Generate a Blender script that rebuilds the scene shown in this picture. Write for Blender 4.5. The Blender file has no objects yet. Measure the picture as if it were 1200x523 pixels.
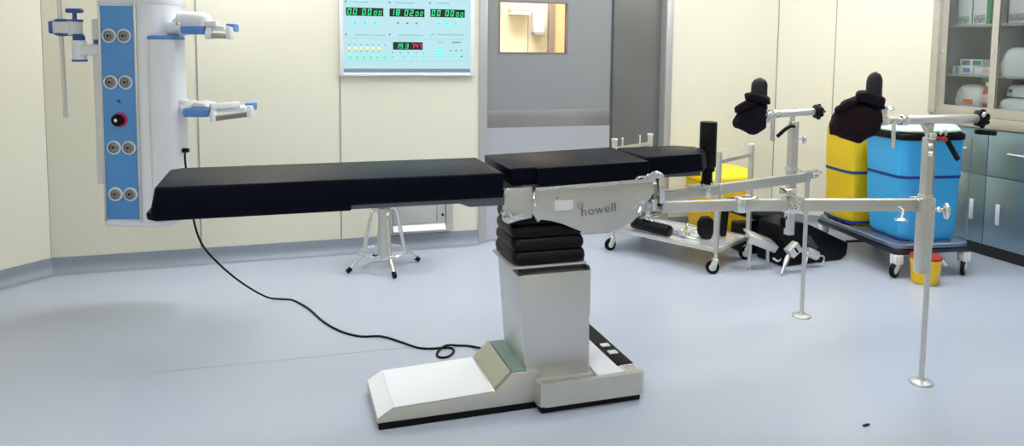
import bpy, bmesh, math, random
from mathutils import Vector, Matrix, noise
C = bpy.context.scene
COL = C.collection
rnd = random.Random(7)
PI = math.pi
R = math.radians

# ------------------------------------------------------------------ materials
def mat(name, col, rough=.5, metal=0., spec=.5, emit=None, es=0., bump=None, var=None, trans=0., coat=0., sheen=0.):
    m = bpy.data.materials.new(name); m.use_nodes = True
    nt = m.node_tree; b = nt.nodes['Principled BSDF']
    b.inputs['Base Color'].default_value = (*col, 1)
    b.inputs['Roughness'].default_value = rough
    b.inputs['Metallic'].default_value = metal
    b.inputs['Specular IOR Level'].default_value = spec
    b.inputs['Transmission Weight'].default_value = trans
    b.inputs['Coat Weight'].default_value = coat
    b.inputs['Sheen Weight'].default_value = sheen
    if emit:
        b.inputs['Emission Color'].default_value = (*emit, 1); b.inputs['Emission Strength'].default_value = es
    tc = nt.nodes.new('ShaderNodeTexCoord')
    def nz(scale, vec=(1, 1, 1), det=3):
        mp = nt.nodes.new('ShaderNodeMapping'); mp.inputs['Scale'].default_value = vec
        n = nt.nodes.new('ShaderNodeTexNoise'); n.inputs['Scale'].default_value = scale; n.inputs['Detail'].default_value = det
        nt.links.new(tc.outputs['Object'], mp.inputs[0]); nt.links.new(mp.outputs[0], n.inputs['Vector'])
        return n
    if bump:
        sc, st, vec = bump
        n = nz(sc, vec)
        bp = nt.nodes.new('ShaderNodeBump'); bp.inputs['Strength'].default_value = st; bp.inputs['Distance'].default_value = .002
        nt.links.new(n.outputs['Fac'], bp.inputs['Height']); nt.links.new(bp.outputs[0], b.inputs['Normal'])
    if var:
        sc, amt, vec = var
        n = nz(sc, vec, 4)
        rp = nt.nodes.new('ShaderNodeValToRGB')
        rp.color_ramp.elements[0].position = .3; rp.color_ramp.elements[1].position = .7
        rp.color_ramp.elements[0].color = (*[c * (1 - amt) for c in col], 1)
        rp.color_ramp.elements[1].color = (*[min(1, c * (1 + amt)) for c in col], 1)
        nt.links.new(n.outputs['Fac'], rp.inputs[0]); nt.links.new(rp.outputs[0], b.inputs['Base Color'])
    return m
one = (1, 1, 1)
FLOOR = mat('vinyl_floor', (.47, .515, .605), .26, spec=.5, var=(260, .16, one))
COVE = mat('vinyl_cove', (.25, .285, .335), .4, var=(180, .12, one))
WALL = mat('cream_wall_panel', (.76, .735, .60), .36, spec=.35, bump=(6, .05, one))
SEAM = mat('panel_joint', (.33, .32, .30), .6)
CEIL = mat('ceiling_white', (.85, .85, .83), .7)
STEEL = mat('brushed_steel', (.66, .65, .62), .34, .9, bump=(60, .12, (1, 1, 22)))
STEELV = mat('satin_steel', (.70, .70, .68), .36, .85, var=(3, .06, one))
COLSTEEL = mat('column_steel', (.66, .66, .65), .38, .85, bump=(40, .12, (20, 20, 1)))
SATIN = mat('bead_blasted_alloy', (.60, .585, .54), .42, .75, var=(5, .05, one))
CHROME = mat('chrome', (.82, .82, .82), .10, 1.)
DARKSTEEL = mat('dark_door_steel', (.27, .27, .265), .38, .75, var=(2, .08, one))
DOORG = mat('grey_door_paint', (.29, .30, .305), .45, .2)
BLACK = mat('black_leather', (.003, .004, .006), .42, spec=.16, bump=(140, .25, one))
CUSH = mat('navy_black_upholstery', (.0025, .0032, .0085), .36, spec=.06, bump=(220, .15, one))
RUB = mat('black_rubber', (.0025, .0025, .003), .40, spec=.16, bump=(90, .15, one))
FAB = mat('dark_purple_fabric', (.008, .006, .011), .85, spec=.15, bump=(200, .8, one))
FAB2 = mat('charcoal_padding', (.018, .018, .023), .55, spec=.3, bump=(120, .4, one))
DGREY = mat('dark_grey_sheet', (.09, .09, .11), .45, .1)
WHITEP = mat('white_plastic', (.80, .81, .84), .35, spec=.5)
PEND = mat('pendant_white', (.84, .86, .91), .35, 0., spec=.5)
BLUEP = mat('pendant_blue', (.09, .30, .66), .38, spec=.5, var=(3, .04, one))
BLUEC = mat('blue_cap', (.10, .26, .62), .35)
BLUEK = mat('blue_knob', (.035, .11, .36), .35)
YEL = mat('yellow_fabric', (.80, .56, .012), .5, bump=(14, .5, one))
YELP = mat('yellow_plastic', (.90, .55, .01), .4)
BLUEB = mat('sky_blue_bag', (.042, .40, .80), .45, bump=(12, .5, one))
NAVY = mat('navy_band', (.01, .045, .25), .6)
MINT = mat('mint_white_plastic', (.68, .84, .74), .45)
CREAMP = mat('cream_plastic', (.74, .74, .66), .4)
CARTB = mat('grey_blue_enamel', (.20, .25, .36), .22, .5)
RED = mat('red_plastic', (.42, .03, .02), .4)
CABLOW = mat('cabinet_steel_blue', (.30, .43, .52), .28, .7, var=(2, .10, one))
CABINT = mat('cabinet_inside', (.30, .345, .40), .5, .1)
GLASS = mat('clear_glass', (.93, .97, .96), .02, trans=1.)
SCREEN = mat('lit_screen', (.05, .06, .07), .25, emit=(.52, .84, .90), es=.95)
BLK = mat('display_black', (.01, .014, .012), .3)
GREENE = mat('led_green', (.01, .3, .1), .4, emit=(.03, .88, .34), es=1.0)
REDE = mat('led_red', (.3, 0, .05), .4, emit=(.95, .03, .22), es=1.0)
CYANE = mat('button_cyan', (.02, .5, .4), .4, emit=(.06, .82, .62), es=.9)
GRNB = mat('button_green', (.02, .5, .2), .4, emit=(.05, .85, .35), es=.9)
YELE = mat('button_yellow', (.5, .5, .05), .4, emit=(.72, .9, .12), es=.9)
PRINT = mat('print_grey', (.10, .25, .30), .6)
PRINTL = mat('print_light', (.25, .45, .52), .6)
SLATE = mat('slate_strip', (.21, .27, .37), .4)
TXT = mat('engraved_grey', (.12, .12, .12), .6)
PAPER = mat('paper_label', (.72, .72, .70), .6)
ORANGE = mat('orange_label', (.85, .16, .03), .5)
GREEN = mat('green_card', (.02, .28, .10), .5)
GREYP = mat('printed_grey_green', (.33, .38, .38), .6, var=(40, .5, one))
PLASBAG = mat('clear_plastic_bag', (.78, .82, .85), .3, spec=.6, bump=(18, .9, one))
PINKL = mat('red_liquid', (.45, .05, .09), .25, spec=.6)
PINKB = mat('pale_pink_label', (.75, .55, .55), .5)
MAG = mat('magenta_ring', (.5, .02, .14), .4)
CORR = mat('corridor_paint', (.86, .76, .60), .6)
CORR2 = mat('corridor_peach_panel', (.78, .50, .28), .5)
BROWN = mat('brown_grey_trim', (.25, .19, .17), .5)
LAMPS = {k: mat('lamp_diffuser', (.9, .9, .9), .5, emit=(.97, .985, 1.0), es=k) for k in (2., 4., 8., 10., 18., 15., 22., 60.)}
LAMPC = mat('corridor_lamp_diffuser', (.9, .9, .9), .5, emit=(1, .92, .82), es=75.)

# ------------------------------------------------------------------ mesh helpers
class MB:
    def __init__(s): s.bm = bmesh.new(); s.mi = 0
    def _merge(s, b, bev=0, seg=2, M=None):
        if bev > 0:
            bmesh.ops.bevel(b, geom=b.edges[:], offset=bev, segments=seg, affect='EDGES', profile=.5, clamp_overlap=True)
        if M is not None: bmesh.ops.transform(b, matrix=M, verts=b.verts)
        me = bpy.data.meshes.new('tmp'); b.to_mesh(me); b.free()
        if s.mi: me.polygons.foreach_set('material_index', [s.mi]*len(me.polygons))
        s.bm.from_mesh(me); bpy.data.meshes.remove(me)
        return s
    def box(s, x0, x1, y0, y1, z0, z1, bev=0, seg=2, M=None):
        b = bmesh.new()
        bmesh.ops.create_cube(b, size=1, matrix=Matrix.Translation(((x0+x1)/2, (y0+y1)/2, (z0+z1)/2)) @ Matrix.Diagonal((abs(x1-x0), abs(y1-y0), abs(z1-z0), 1)))
        return s._merge(b, bev, seg, M)
    def hexa(s, bottom, top, bev=0, seg=2):
        """bottom, top: rings of points of the same length"""
        b = bmesh.new()
        vb = [b.verts.new(p) for p in bottom]; vt = [b.verts.new(p) for p in top]; n = len(vb)
        b.faces.new(vb[::-1]); b.faces.new(vt)
        for i in range(n): b.faces.new((vb[i], vb[(i+1) % n], vt[(i+1) % n], vt[i]))
        bmesh.ops.recalc_face_normals(b, faces=b.faces)
        return s._merge(b, bev, seg)
    def bar(s, a, c, w, h, bev=0, up=(0, 0, 1)):
        """rectangular beam a->c, w across, h along up"""
        a = Vector(a); c = Vector(c); d = (c-a); L = d.length; d.normalize()
        u = Vector(up); r = d.cross(u).normalized(); u = r.cross(d)
        M = Matrix((( *d, 0), (*r, 0), (*u, 0), (0, 0, 0, 1))).transposed(); M.translation = (a+c)/2
        return s.box(-L/2, L/2, -w/2, w/2, -h/2, h/2, bev, 2, M)
    def cyl(s, a, c, r, r2=None, n=20, bev=0):
        a = Vector(a); c = Vector(c); d = c-a
        b = bmesh.new()
        bmesh.ops.create_cone(b, cap_ends=True, segments=n, radius1=r, radius2=r if r2 is None else r2, depth=d.length)
        if bev > 0:
            es = [e for e in b.edges if len(e.link_faces) == 2 and any(len(f.verts) > 4 for f in e.link_faces)]
            bmesh.ops.bevel(b, geom=es, offset=bev, segments=2, affect='EDGES', profile=.5)
        M = Matrix.Translation((a+c)/2) @ d.to_track_quat('Z', 'Y').to_matrix().to_4x4()
        return s._merge(b, 0, 1, M)
    def ball(s, c, r, sc=(1, 1, 1), n=16):
        b = bmesh.new(); bmesh.ops.create_uvsphere(b, u_segments=n, v_segments=max(6, n//2+2), radius=r)
        return s._merge(b, 0, 1, Matrix.Translation(c) @ Matrix.Diagonal((*sc, 1)))
    def lathe(s, c, prof, n=24, axis=(0, 0, 1)):
        b = bmesh.new(); rings = []
        for r, z in prof:
            if r < 1e-5: rings.append([b.verts.new((0, 0, z))])
            else: rings.append([b.verts.new((r*math.cos(2*PI*i/n), r*math.sin(2*PI*i/n), z)) for i in range(n)])
        for p, q in zip(rings, rings[1:]):
            for i in range(n):
                j = (i+1) % n
                if len(p) == 1 and len(q) == 1: break
                if len(p) == 1: b.faces.new((p[0], q[j], q[i]))
                elif len(q) == 1: b.faces.new((p[i], p[j], q[0]))
                else: b.faces.new((p[i], p[j], q[j], q[i]))
        for rg in (rings[0], rings[-1]):
            if len(rg) > 1: b.faces.new(rg)
        bmesh.ops.recalc_face_normals(b, faces=b.faces)
        M = Matrix.Translation(c) @ Vector(axis).to_track_quat('Z', 'Y').to_matrix().to_4x4()
        return s._merge(b, 0, 1, M)
    def loft(s, rings):
        b = bmesh.new(); vr = [[b.verts.new(p) for p in rg] for rg in rings]; n = len(vr[0])
        for p, q in zip(vr, vr[1:]):
            for i in range(n): b.faces.new((p[i], p[(i+1) % n], q[(i+1) % n], q[i]))
        b.faces.new(vr[0][::-1]); b.faces.new(vr[-1])
        bmesh.ops.recalc_face_normals(b, faces=b.faces)
        return s._merge(b)
    def tube(s, pts, r, n=10, smooth=0, closed=False):
        P = [Vector(p) for p in pts]
        if smooth:
            Q = []; m = len(P)
            rng = range(m if closed else m-1)
            for i in rng:
                p0 = P[(i-1) % m] if (closed or i > 0) else P[0]; p1 = P[i]; p2 = P[(i+1) % m]
                p3 = P[(i+2) % m] if (closed or i+2 < m) else P[-1]
                for k in range(smooth):
                    t = k/smooth
                    Q.append(.5*((2*p1)+(-p0+p2)*t+(2*p0-5*p1+4*p2-p3)*t*t+(-p0+3*p1-3*p2+p3)*t**3))
            if not closed: Q.append(P[-1])
            P = Q
        b = bmesh.new(); rings = []; m = len(P); ref = None
        for i in range(m):
            if closed: d = (P[(i+1) % m]-P[i-1]).normalized()
            else: d = (P[min(i+1, m-1)]-P[max(i-1, 0)]).normalized()
            if ref is None: ref = d.orthogonal().normalized()
            ref = (ref - d*ref.dot(d)).normalized(); q = d.cross(ref)
            rings.append([b.verts.new(P[i]+r*(ref*math.cos(2*PI*k/n)+q*math.sin(2*PI*k/n))) for k in range(n)])
        pr = list(zip(rings, rings[1:]))
        if closed: pr.append((rings[-1], rings[0]))
        for p, q in pr:
            for k in range(n): b.faces.new((p[k], p[(k+1) % n], q[(k+1) % n], q[k]))
        if not closed: b.faces.new(rings[0][::-1]); b.faces.new(rings[-1])
        bmesh.ops.recalc_face_normals(b, faces=b.faces)
        return s._merge(b)
    def prism(s, poly, plane, a, c, bev=0, seg=2, M=None):
        """poly in (u,v): plane 'xz' extruded along y a->c, 'xy' along z, 'yz' along x"""
        f = {'xz': lambda u, v, w: (u, w, v), 'xy': lambda u, v, w: (u, v, w), 'yz': lambda u, v, w: (w, u, v)}[plane]
        b = bmesh.new()
        v0 = [b.verts.new(f(u, v, a)) for u, v in poly]; v1 = [b.verts.new(f(u, v, c)) for u, v in poly]; n = len(poly)
        b.faces.new(v0); b.faces.new(v1[::-1])
        for i in range(n): b.faces.new((v0[i], v0[(i+1) % n], v1[(i+1) % n], v1[i]))
        bmesh.ops.recalc_face_normals(b, faces=b.faces)
        return s._merge(b, bev, seg, M)
    def build(s, name, m, parent=None, flat=False, ang=35):
        me = bpy.data.meshes.new(name); 
        if parent is not None:
            off = parent.get('_o')
            if off is not None: bmesh.ops.translate(s.bm, verts=s.bm.verts, vec=-Vector(off))
        s.bm.to_mesh(me); s.bm.free(); 
        for k in (m if isinstance(m, (list, tuple)) else [m]): me.materials.append(k)
        if not flat:
            me.polygons.foreach_set('use_smooth', [True]*len(me.polygons)); me.set_sharp_from_angle(angle=R(ang))
        o = bpy.data.objects.new(name, me); COL.objects.link(o)
        if parent is not None:
            o.parent = parent
            if parent.get('_o') is not None: o['_o'] = parent['_o']
        return o

def tag(o, label=None, cat=None, group=None, kind=None):
    if label: o['label'] = label
    if cat: o['category'] = cat
    if group: o['group'] = group
    if kind: o['kind'] = kind
    return o
def thing(name, label, cat, loc=(0, 0, 0), rotz=0, group=None, world=False):
    """world=True: parts are written in room coordinates, else in the thing's own frame"""
    o = bpy.data.objects.new(name, None); COL.objects.link(o); o.empty_display_size = .1
    o.location = loc; o.rotation_euler = (0, 0, rotz)
    if world: o['_o'] = tuple(loc)
    return tag(o, label, cat, group)
def struct(mb, name, m, parent=None, flat=True, label=None):
    o = mb.build(name, m, parent, flat)
    if parent is None: o['kind'] = 'structure'
    if label: o['label'] = label
    return o
def se(cx, cy, z, rx, ry, n=32, e=2.6, f=None):
    """superellipse ring"""
    out = []
    for i in range(n):
        t = 2*PI*i/n; c, s_ = math.cos(t), math.sin(t)
        x = abs(c)**(2/e)*(1 if c >= 0 else -1)*rx; y = abs(s_)**(2/e)*(1 if s_ >= 0 else -1)*ry
        k = f(t, z) if f else 1
        out.append((cx+x*k, cy+y*k, z))
    return out
def dup(o, parent=None):
    c = o.copy(); COL.objects.link(c)
    if parent is not None: c.parent = parent
    for ch in [k for k in bpy.data.objects if k.parent is o]: dup(ch, c)
    return c
def text_mesh(txt, size, M, name, m, parent, off=0.):
    cu = bpy.data.curves.new('t', 'FONT'); cu.body = txt; cu.size = size; cu.extrude = .0006; cu.offset = off; cu.space_character = 1.08
    o = bpy.data.objects.new('t', cu); COL.objects.link(o)
    bpy.context.view_layer.update()
    me = bpy.data.meshes.new_from_object(o.evaluated_get(bpy.context.evaluated_depsgraph_get()))
    bpy.data.objects.remove(o)
    mb = MB(); mb.bm.from_mesh(me); bmesh.ops.transform(mb.bm, matrix=M, verts=mb.bm.verts)
    return mb.build(name, m, parent, flat=True)

# ------------------------------------------------------------------ the room
YB = 5.24; XL = -2.2; XR = 4.78; YF = -2.6; ZC = 2.9
DX0, DX1, DZ = 1.397, 2.974, 2.12                    # door opening
struct(MB().box(XL-.1, 5.5, YF-.1, 8.2, -.05, 0), 'floor', FLOOR)
struct(MB().box(XL-.1, 5.5, YF-.1, 8.2, ZC, ZC+.05), 'ceiling', CEIL)
wb = MB().box(-1.38, DX0, YB, YB+.1, 0, ZC).box(DX1, 3.96, YB, YB+.1, 0, ZC).box(DX0, DX1, YB, YB+.1, DZ, ZC)
struct(wb, 'wall_back', WALL)
def wall_seg(a, b, name, z0=0, z1=ZC, t=.1):
    a = Vector((*a, 0)); b = Vector((*b, 0)); d = (b-a).normalized(); n = Vector((-d.y, d.x, 0))
    p = [a, b, b+n*t, a+n*t]
    struct(MB().hexa([(q.x, q.y, z0) for q in p], [(q.x, q.y, z1) for q in p]), name, WALL)
wall_seg((-2.2, 4.42), (-1.38, 5.24), 'wall_left_corner')
wall_seg((-2.2, YF), (-2.2, 4.42), 'wall_left')
wall_seg((3.96, 5.24), (XR, 4.42), 'wall_right_corner')
struct(MB().box(XR, XR+.1, YF, 1.995, 0, ZC), 'wall_right', WALL)
struct(MB().box(XR, XR+.1, 1.995, 4.42, 2.305, ZC), 'wall_right_upper', WALL)
struct(MB().box(XL-.1, XR+.1, YF-.1, YF, 0, ZC), 'wall_front', WALL)
# coved vinyl skirting: profile (distance from wall, height)
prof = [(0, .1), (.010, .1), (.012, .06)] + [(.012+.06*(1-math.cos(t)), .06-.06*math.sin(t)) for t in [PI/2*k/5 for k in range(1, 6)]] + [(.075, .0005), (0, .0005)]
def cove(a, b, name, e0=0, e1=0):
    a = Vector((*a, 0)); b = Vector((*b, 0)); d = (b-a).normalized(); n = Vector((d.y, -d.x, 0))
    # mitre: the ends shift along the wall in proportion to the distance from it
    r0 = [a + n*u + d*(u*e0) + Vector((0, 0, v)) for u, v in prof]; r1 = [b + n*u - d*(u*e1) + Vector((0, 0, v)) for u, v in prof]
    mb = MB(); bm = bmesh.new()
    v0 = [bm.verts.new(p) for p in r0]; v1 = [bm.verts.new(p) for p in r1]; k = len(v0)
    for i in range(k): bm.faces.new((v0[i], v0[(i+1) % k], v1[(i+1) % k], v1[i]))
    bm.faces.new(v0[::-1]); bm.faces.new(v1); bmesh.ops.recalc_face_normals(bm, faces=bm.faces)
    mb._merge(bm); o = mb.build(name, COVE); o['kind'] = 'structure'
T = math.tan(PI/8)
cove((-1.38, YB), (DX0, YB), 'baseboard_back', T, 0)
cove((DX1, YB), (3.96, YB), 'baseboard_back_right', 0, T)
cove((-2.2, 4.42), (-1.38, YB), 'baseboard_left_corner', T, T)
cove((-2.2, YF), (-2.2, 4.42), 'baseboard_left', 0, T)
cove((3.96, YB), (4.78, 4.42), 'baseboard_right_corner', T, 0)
# joints between the wall panels
for i, x in enumerate((-1.385, -.506, .405)):
    struct(MB().box(x-.005, x+.005, YB-.003, YB, .1, ZC), 'trim_%d' % (i+1), SEAM)
struct(MB().box(3.953, 3.961, YB-.004, YB, .1, ZC), 'trim_4', SEAM)
d45 = Vector((1, -1, 0)).normalized(); n45 = Vector((-1, -1, 0)).normalized()
def chamfer_strip(p, w, name):
    p = Vector(p); q = [p-d45*w, p+d45*w, p+d45*w+n45*.003, p-d45*w+n45*.003]
    struct(MB().hexa([(a.x, a.y, .1) for a in q], [(a.x, a.y, ZC) for a in q]), name, SEAM)
chamfer_strip((4.27, 4.93, 0), .0035, 'trim_5')
dl = Vector((1, 1, 0)).normalized()
# thin straight line across the vinyl floor, slightly darker than it
a, b = Vector((-.55, 3.50, .0004)), Vector((.62, 3.465, .0004))
struct(MB().bar(a, b, .005, .0008), 'trim_6', mat('floor_line', (.36, .41, .47), .5))

# doorway: frame, two leaves, window
fr = MB().box(DX0, DX0+.06, YB-.015, YB+.12, 0, DZ, .004).box(DX1-.06, DX1, YB-.015, YB+.12, 0, DZ, .004).box(DX0+.06, DX1-.06, YB-.015, YB+.12, DZ-.06, DZ, .004)
struct(fr, 'door_frame', mat('door_frame_steel', (.52, .51, .50), .4, .5), flat=False)
WX0, WX1, WZ0, WZ1 = 1.552, 2.10, 1.418, 1.785
LX0, LX1 = 1.458, 2.470
leaf = MB()
y0, y1 = YB+.03, YB+.07
for bx in ((LX0, WX0, .012, DZ-.065), (WX1, LX1, .012, DZ-.065), (WX0, WX1, .012, WZ0), (WX0, WX1, WZ1, DZ-.065)):
    leaf.box(bx[0], bx[1], y0, y1, bx[2], bx[3])
d1 = struct(leaf, 'door_1', DOORG)
MB().box(LX0, LX1, y0-.006, y0, .856, .985, .001).build('steel_band', mat('band_steel', (.36, .35, .35), .42, .8, var=(1.2, .2, (1, 1, .1))), d1)
MB().box(LX0, LX1, y0-.004, y0, .012, .856).build('kick_panel', mat('kick_panel_steel', (.62, .63, .68), .32, .6), d1)
wf = MB()
for bx in ((WX0, WX0+.012, WZ0, WZ1), (WX1-.012, WX1, WZ0, WZ1), (WX0, WX1, WZ0-.012, WZ0), (WX0, WX1, WZ1, WZ1+.012)):
    wf.box(bx[0], bx[1], y0-.004, y1+.004, bx[2], bx[3])
w1 = struct(wf, 'window_1', BROWN)
MB().box(WX0+.012, WX1-.012, YB+.048, YB+.052, WZ0, WZ1).build('pane', GLASS, w1)
struct(MB().box(2.478, DX1-.06, YB+.075, YB+.115, .012, DZ-.065), 'door_2', DARKSTEEL)
struct(MB().box(2.462, 2.478, YB+.02, YB+.115, .012, DZ-.065), 'trim_7', mat('door_edge_gap', (.06, .065, .065), .5))  # gap at the leaf edge; its darkness is in the strip's colour
# corridor behind the window
struct(MB().box(.6, 3.6, 6.9, 7.0, 0, ZC), 'wall_corridor', CORR)
struct(MB().box(.55, .6, YB+.12, 7.0, 0, ZC), 'wall_corridor_left', CORR)
struct(MB().box(3.6, 3.65, YB+.12, 7.0, 0, ZC), 'wall_corridor_right', CORR)
struct(MB().box(2.585, 2.81, 6.86, 6.9, 0, 2.3), 'door_3', CORR2)
struct(MB().box(2.53, 2.585, 6.84, 6.9, 0, 2.35).box(2.81, 2.87, 6.84, 6.9, 0, 2.35), 'trim_8', BROWN)
struct(MB().box(2.325, 2.333, 6.893, 6.9, 0, ZC), 'trim_9', SEAM)
wu = thing('wall_box', 'pale wall-mounted box in the corridor seen through the door window, with grey underside', 'wall box', (2.22, 6.86, 1.78), world=True)
MB().box(2.12, 2.32, 6.78, 6.9, 1.80, 1.88, .01).build('cover', WHITEP, wu)
MB().box(2.125, 2.315, 6.785, 6.895, 1.765, 1.80).build('underside_grille', PAPER, wu)
dp = thing('hand_dispenser', 'small white dispenser on the corridor wall, seen through the door window beside the peach panel', 'dispenser', (2.42, 6.86, 1.55), world=True)
MB().box(2.36, 2.47, 6.80, 6.9, 1.60, 1.80, .008).build('body', WHITEP, dp)
MB().box(2.365, 2.465, 6.79, 6.9, 1.575, 1.60).build('drip_tray', mat('tray_grey', (.3, .3, .33), .5), dp)

# ceiling luminaires (all above the picture)
def lum(name, x, y, lx, ly, m, label):
    t = thing(name, label, 'ceiling light', (x, y, ZC), world=True, group='ceiling light panels')
    f = MB()
    for a, b, c, d in ((x-lx/2-.03, x+lx/2+.03, y-ly/2-.03, y-ly/2), (x-lx/2-.03, x+lx/2+.03, y+ly/2, y+ly/2+.03), (x-lx/2-.03, x-lx/2, y-ly/2, y+ly/2), (x+lx/2, x+lx/2+.03, y-ly/2, y+ly/2)):
        f.box(a, b, c, d, ZC-.03, ZC)
    f.build('frame', WHITEP, t)
    MB().box(x-lx/2, x+lx/2, y-ly/2, y+ly/2, ZC-.02, ZC-.012).build('diffuser', m, t)
for i, (x, y, k) in enumerate([(-1.0, .2, 18.), (1.2, .2, 4.), (3.6, .2, 2.), (-1.25, 1.7, 4.), (1.2, 2.1, 8.), (3.6, 2.0, 4.), (1.2, 4.1, 10.), (2.5, 4.2, 8.), (3.75, 3.7, 22.), (-.9, -1.6, 2.), (2.6, -1.6, 4.)]):  # some panels are added to brighten the gas column and left back wall
    lum('ceiling_light', x, y, 1.2, .6, LAMPS[k], 'unseen flush white ceiling light panel above the operating room')
lum('ceiling_light', -.22, 4.80, .44, .36, LAMPS[60.], 'small square white ceiling light panel above the left of the operating room')
lum('ceiling_light', 2.1, 6.2, .9, .4, LAMPC, 'warm ceiling light panel in the corridor behind the door')

# ------------------------------------------------------------------ wall fittings
# low return-air grille
av = thing('air_vent', 'low steel framed return-air vent in the back wall behind the stool', 'vent', (.95, YB, .12), world=True)
MB().box(.74, .76, YB-.03, YB, .118, .36).box(1.15, 1.20, YB-.03, YB, .118, .36).box(.76, 1.15, YB-.03, YB, .335, .36).box(.76, 1.15, YB-.03, YB, .118, .128).build('frame', SATIN, av)
MB().box(.765, 1.08, YB-.022, YB-.012, .178, .325, .002).build('cover_panel', mat('vent_cover', (.52, .52, .50), .5, .2), av)
MB().box(1.085, 1.145, YB-.02, YB-.012, .175, .33).build('latch_plate', SATIN, av)
MB().cyl((1.125, YB-.032, .235), (1.125, YB-.02, .235), .009, n=12).build('latch_knob', RUB, av)
MB().hexa([(.765, YB-.05, .130), (1.145, YB-.05, .130), (1.145, YB-.01, .172), (.765, YB-.01, .172)], [(.765, YB-.052, .134), (1.145, YB-.052, .134), (1.145, YB-.012, .177), (.765, YB-.012, .177)]).build('lower_flap', WHITEP, av)

# wall control panel with clocks
cp = thing('control_panel', 'wall control panel with lit pale blue screen, green digital clocks and buttons', 'control panel', (.875, YB, 1.26), world=True)
px0, px1, pz0, pz1 = .402, 1.352, 1.245, 2.04
f = MB()
for bx in ((px0, px0+.028, pz0, pz1), (px1-.028, px1, pz0, pz1), (px0+.028, px1-.028, pz0, pz0+.022), (px0+.028, px1-.028, pz1-.022, pz1)):
    f.box(bx[0], bx[1], YB-.035, YB, bx[2], bx[3], .004)
f.build('frame', WHITEP, cp)
MB().box(px0+.028, px1-.028, YB-.026, YB-.002, pz0+.022, pz0+.050).build('lower_strip', SLATE, cp)
yf = YB-.026
SM = MB().box(px0+.028, px1-.028, YB-.024, YB-.002, pz0+.050, pz1-.022)
pr = SM; pr.mi = 1
for x, z in [(.468+.0405*i, 1.459) for i in range(7)] + [(.468+.0405*i, 1.415) for i in range(6)] + [(.765+.055*i, 1.407) for i in range(5)]: pr.box(x-.006, x+.006, yf-.0005, yf+.003, z-.0025, z+.0025)
pr.box(1.19, 1.252, yf-.0005, yf+.003, 1.480, 1.488)
pr.mi = 2
for x0, x1, z in ((.505, .715, 1.528), (.80, .985, 1.531), (1.08, 1.28, 1.537), (.50, .60, 1.752), (.785, .92, 1.755), (1.085, 1.17, 1.76), (1.09, 1.12, 1.484)):
    x = x0
    while x < x1:
        w = rnd.uniform(.006, .014); pr.box(x, min(x+w, x1), yf-.0005, yf+.003, z-.0035, z+.0035); x += w+.003
for x, z in ((.447, 1.530), (.745, 1.533), (.447, 1.752), (.745, 1.755), (1.03, 1.76)): pr.cyl((x, yf-.0005, z), (x, yf+.003, z), .009, n=14)
pr.box(-.012, .012, -.0005, .003, -.003, .003, M=Matrix.Translation((1.045, yf, 1.537)) @ Matrix.Rotation(R(-45), 4, 'Y'))
for z in (1.505, 1.352): pr.box(.445, 1.30, yf-.0003, yf+.003, z-.0006, z+.0006)
scr = SM.build('screen', [SCREEN, PRINT, PRINTL], cp)
SEG = {'0': 'abcdef', '1': 'bc', '2': 'abged', '3': 'abgcd', '4': 'fgbc', '5': 'afgcd', '7': 'abc', '8': 'abcdefg', '9': 'abcdfg'}
def digit(mb, ch, x, z, w, h, y):
    t = h*.155; sl = .12
    S = {'a': (0, h-t, w, h), 'g': (0, h/2-t/2, w, h/2+t/2), 'd': (0, 0, w, t), 'f': (0, h/2, t, h), 'e': (0, 0, t, h/2), 'b': (w-t, h/2, w, h), 'c': (w-t, 0, w, h/2)}
    for k in SEG[ch]:
        a, b, c, d = S[k]; g = t*.12
        mb.prism([(x+a+g+sl*b, z+b+g), (x+c-g+sl*b, z+b+g), (x+c-g+sl*d, z+d-g), (x+a+g+sl*d, z+d-g)], 'xz', y, y-.0015)
def clock(x0, x1, z0, z1, big, small):
    W = x1-x0; h = (z1-z0)*.76; zb = z0+(z1-z0)*.12
    g = MB().box(x0, x1, yf, yf+.004, z0, z1); g.mi = 1; w = W*.098
    for ch, fx in zip(big, (.03, .18, .42, .57)): digit(g, ch, x0+fx*W, zb, w, h, yf)
    for ch, fx in zip(small, (.735, .865)): digit(g, ch, x0+fx*W, zb, W*.08, h*.72, yf)
    g.build('clock_display', [BLK, GREENE], scr)
zc0, zc1 = 1.658, 1.714
clock(.448, .702, zc0, zc1, '0000', '00'); clock(.744, .990, zc0, zc1, '1802', '02'); clock(1.032, 1.282, zc0+.003, zc1+.003, '0000', '00')
g = MB().box(.768, .978, yf, yf+.004, 1.428, 1.482); g.mi = 1
for ch, x in zip('193', (.785, .812, .852)): digit(g, ch, x, 1.437, .022, .034, yf)
g.box(.842, .846, yf-.0015, yf, 1.437, 1.441)
g.mi = 2
for ch, x in zip('747', (.895, .922, .949)): digit(g, ch, x, 1.437, .020, .034, yf)
g.build('climate_display', [BLK, GREENE, REDE], scr)
def dots(name, m, pts, r, par=scr, sq=False):
    for x, z in pts:
        mb = MB()
        if sq: mb.box(x-r, x+r, yf-.001, yf+.003, z-r*.8, z+r*.8, .002)
        else: mb.cyl((x, yf-.002, z), (x, yf+.003, z), r, n=16)
        mb.build(name, m, par)
dots('button', CYANE, [(.507, 1.612), (.577, 1.611), (.646, 1.611), (1.090, 1.616), (1.150, 1.616), (1.212, 1.616)], .011)
dots('button', SLATE, [(.803, 1.614), (.868, 1.614), (.934, 1.614)], .008, sq=True)
dots('button', GRNB, [(.474+.0465*i, 1.372) for i in range(6)], .011)
dots('indicator', YELE, [(.468+.0405*i, 1.437) for i in range(6)], .009, sq=True)
dots('button', CYANE, [(.765, 1.376), (.840, 1.378), (.912, 1.380), (.984, 1.382)], .011)
dots('key', CYANE, [(1.078+.021*i, 1.380+.021*j) for i in range(3) for j in range(4)], .0075, sq=True)
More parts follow.
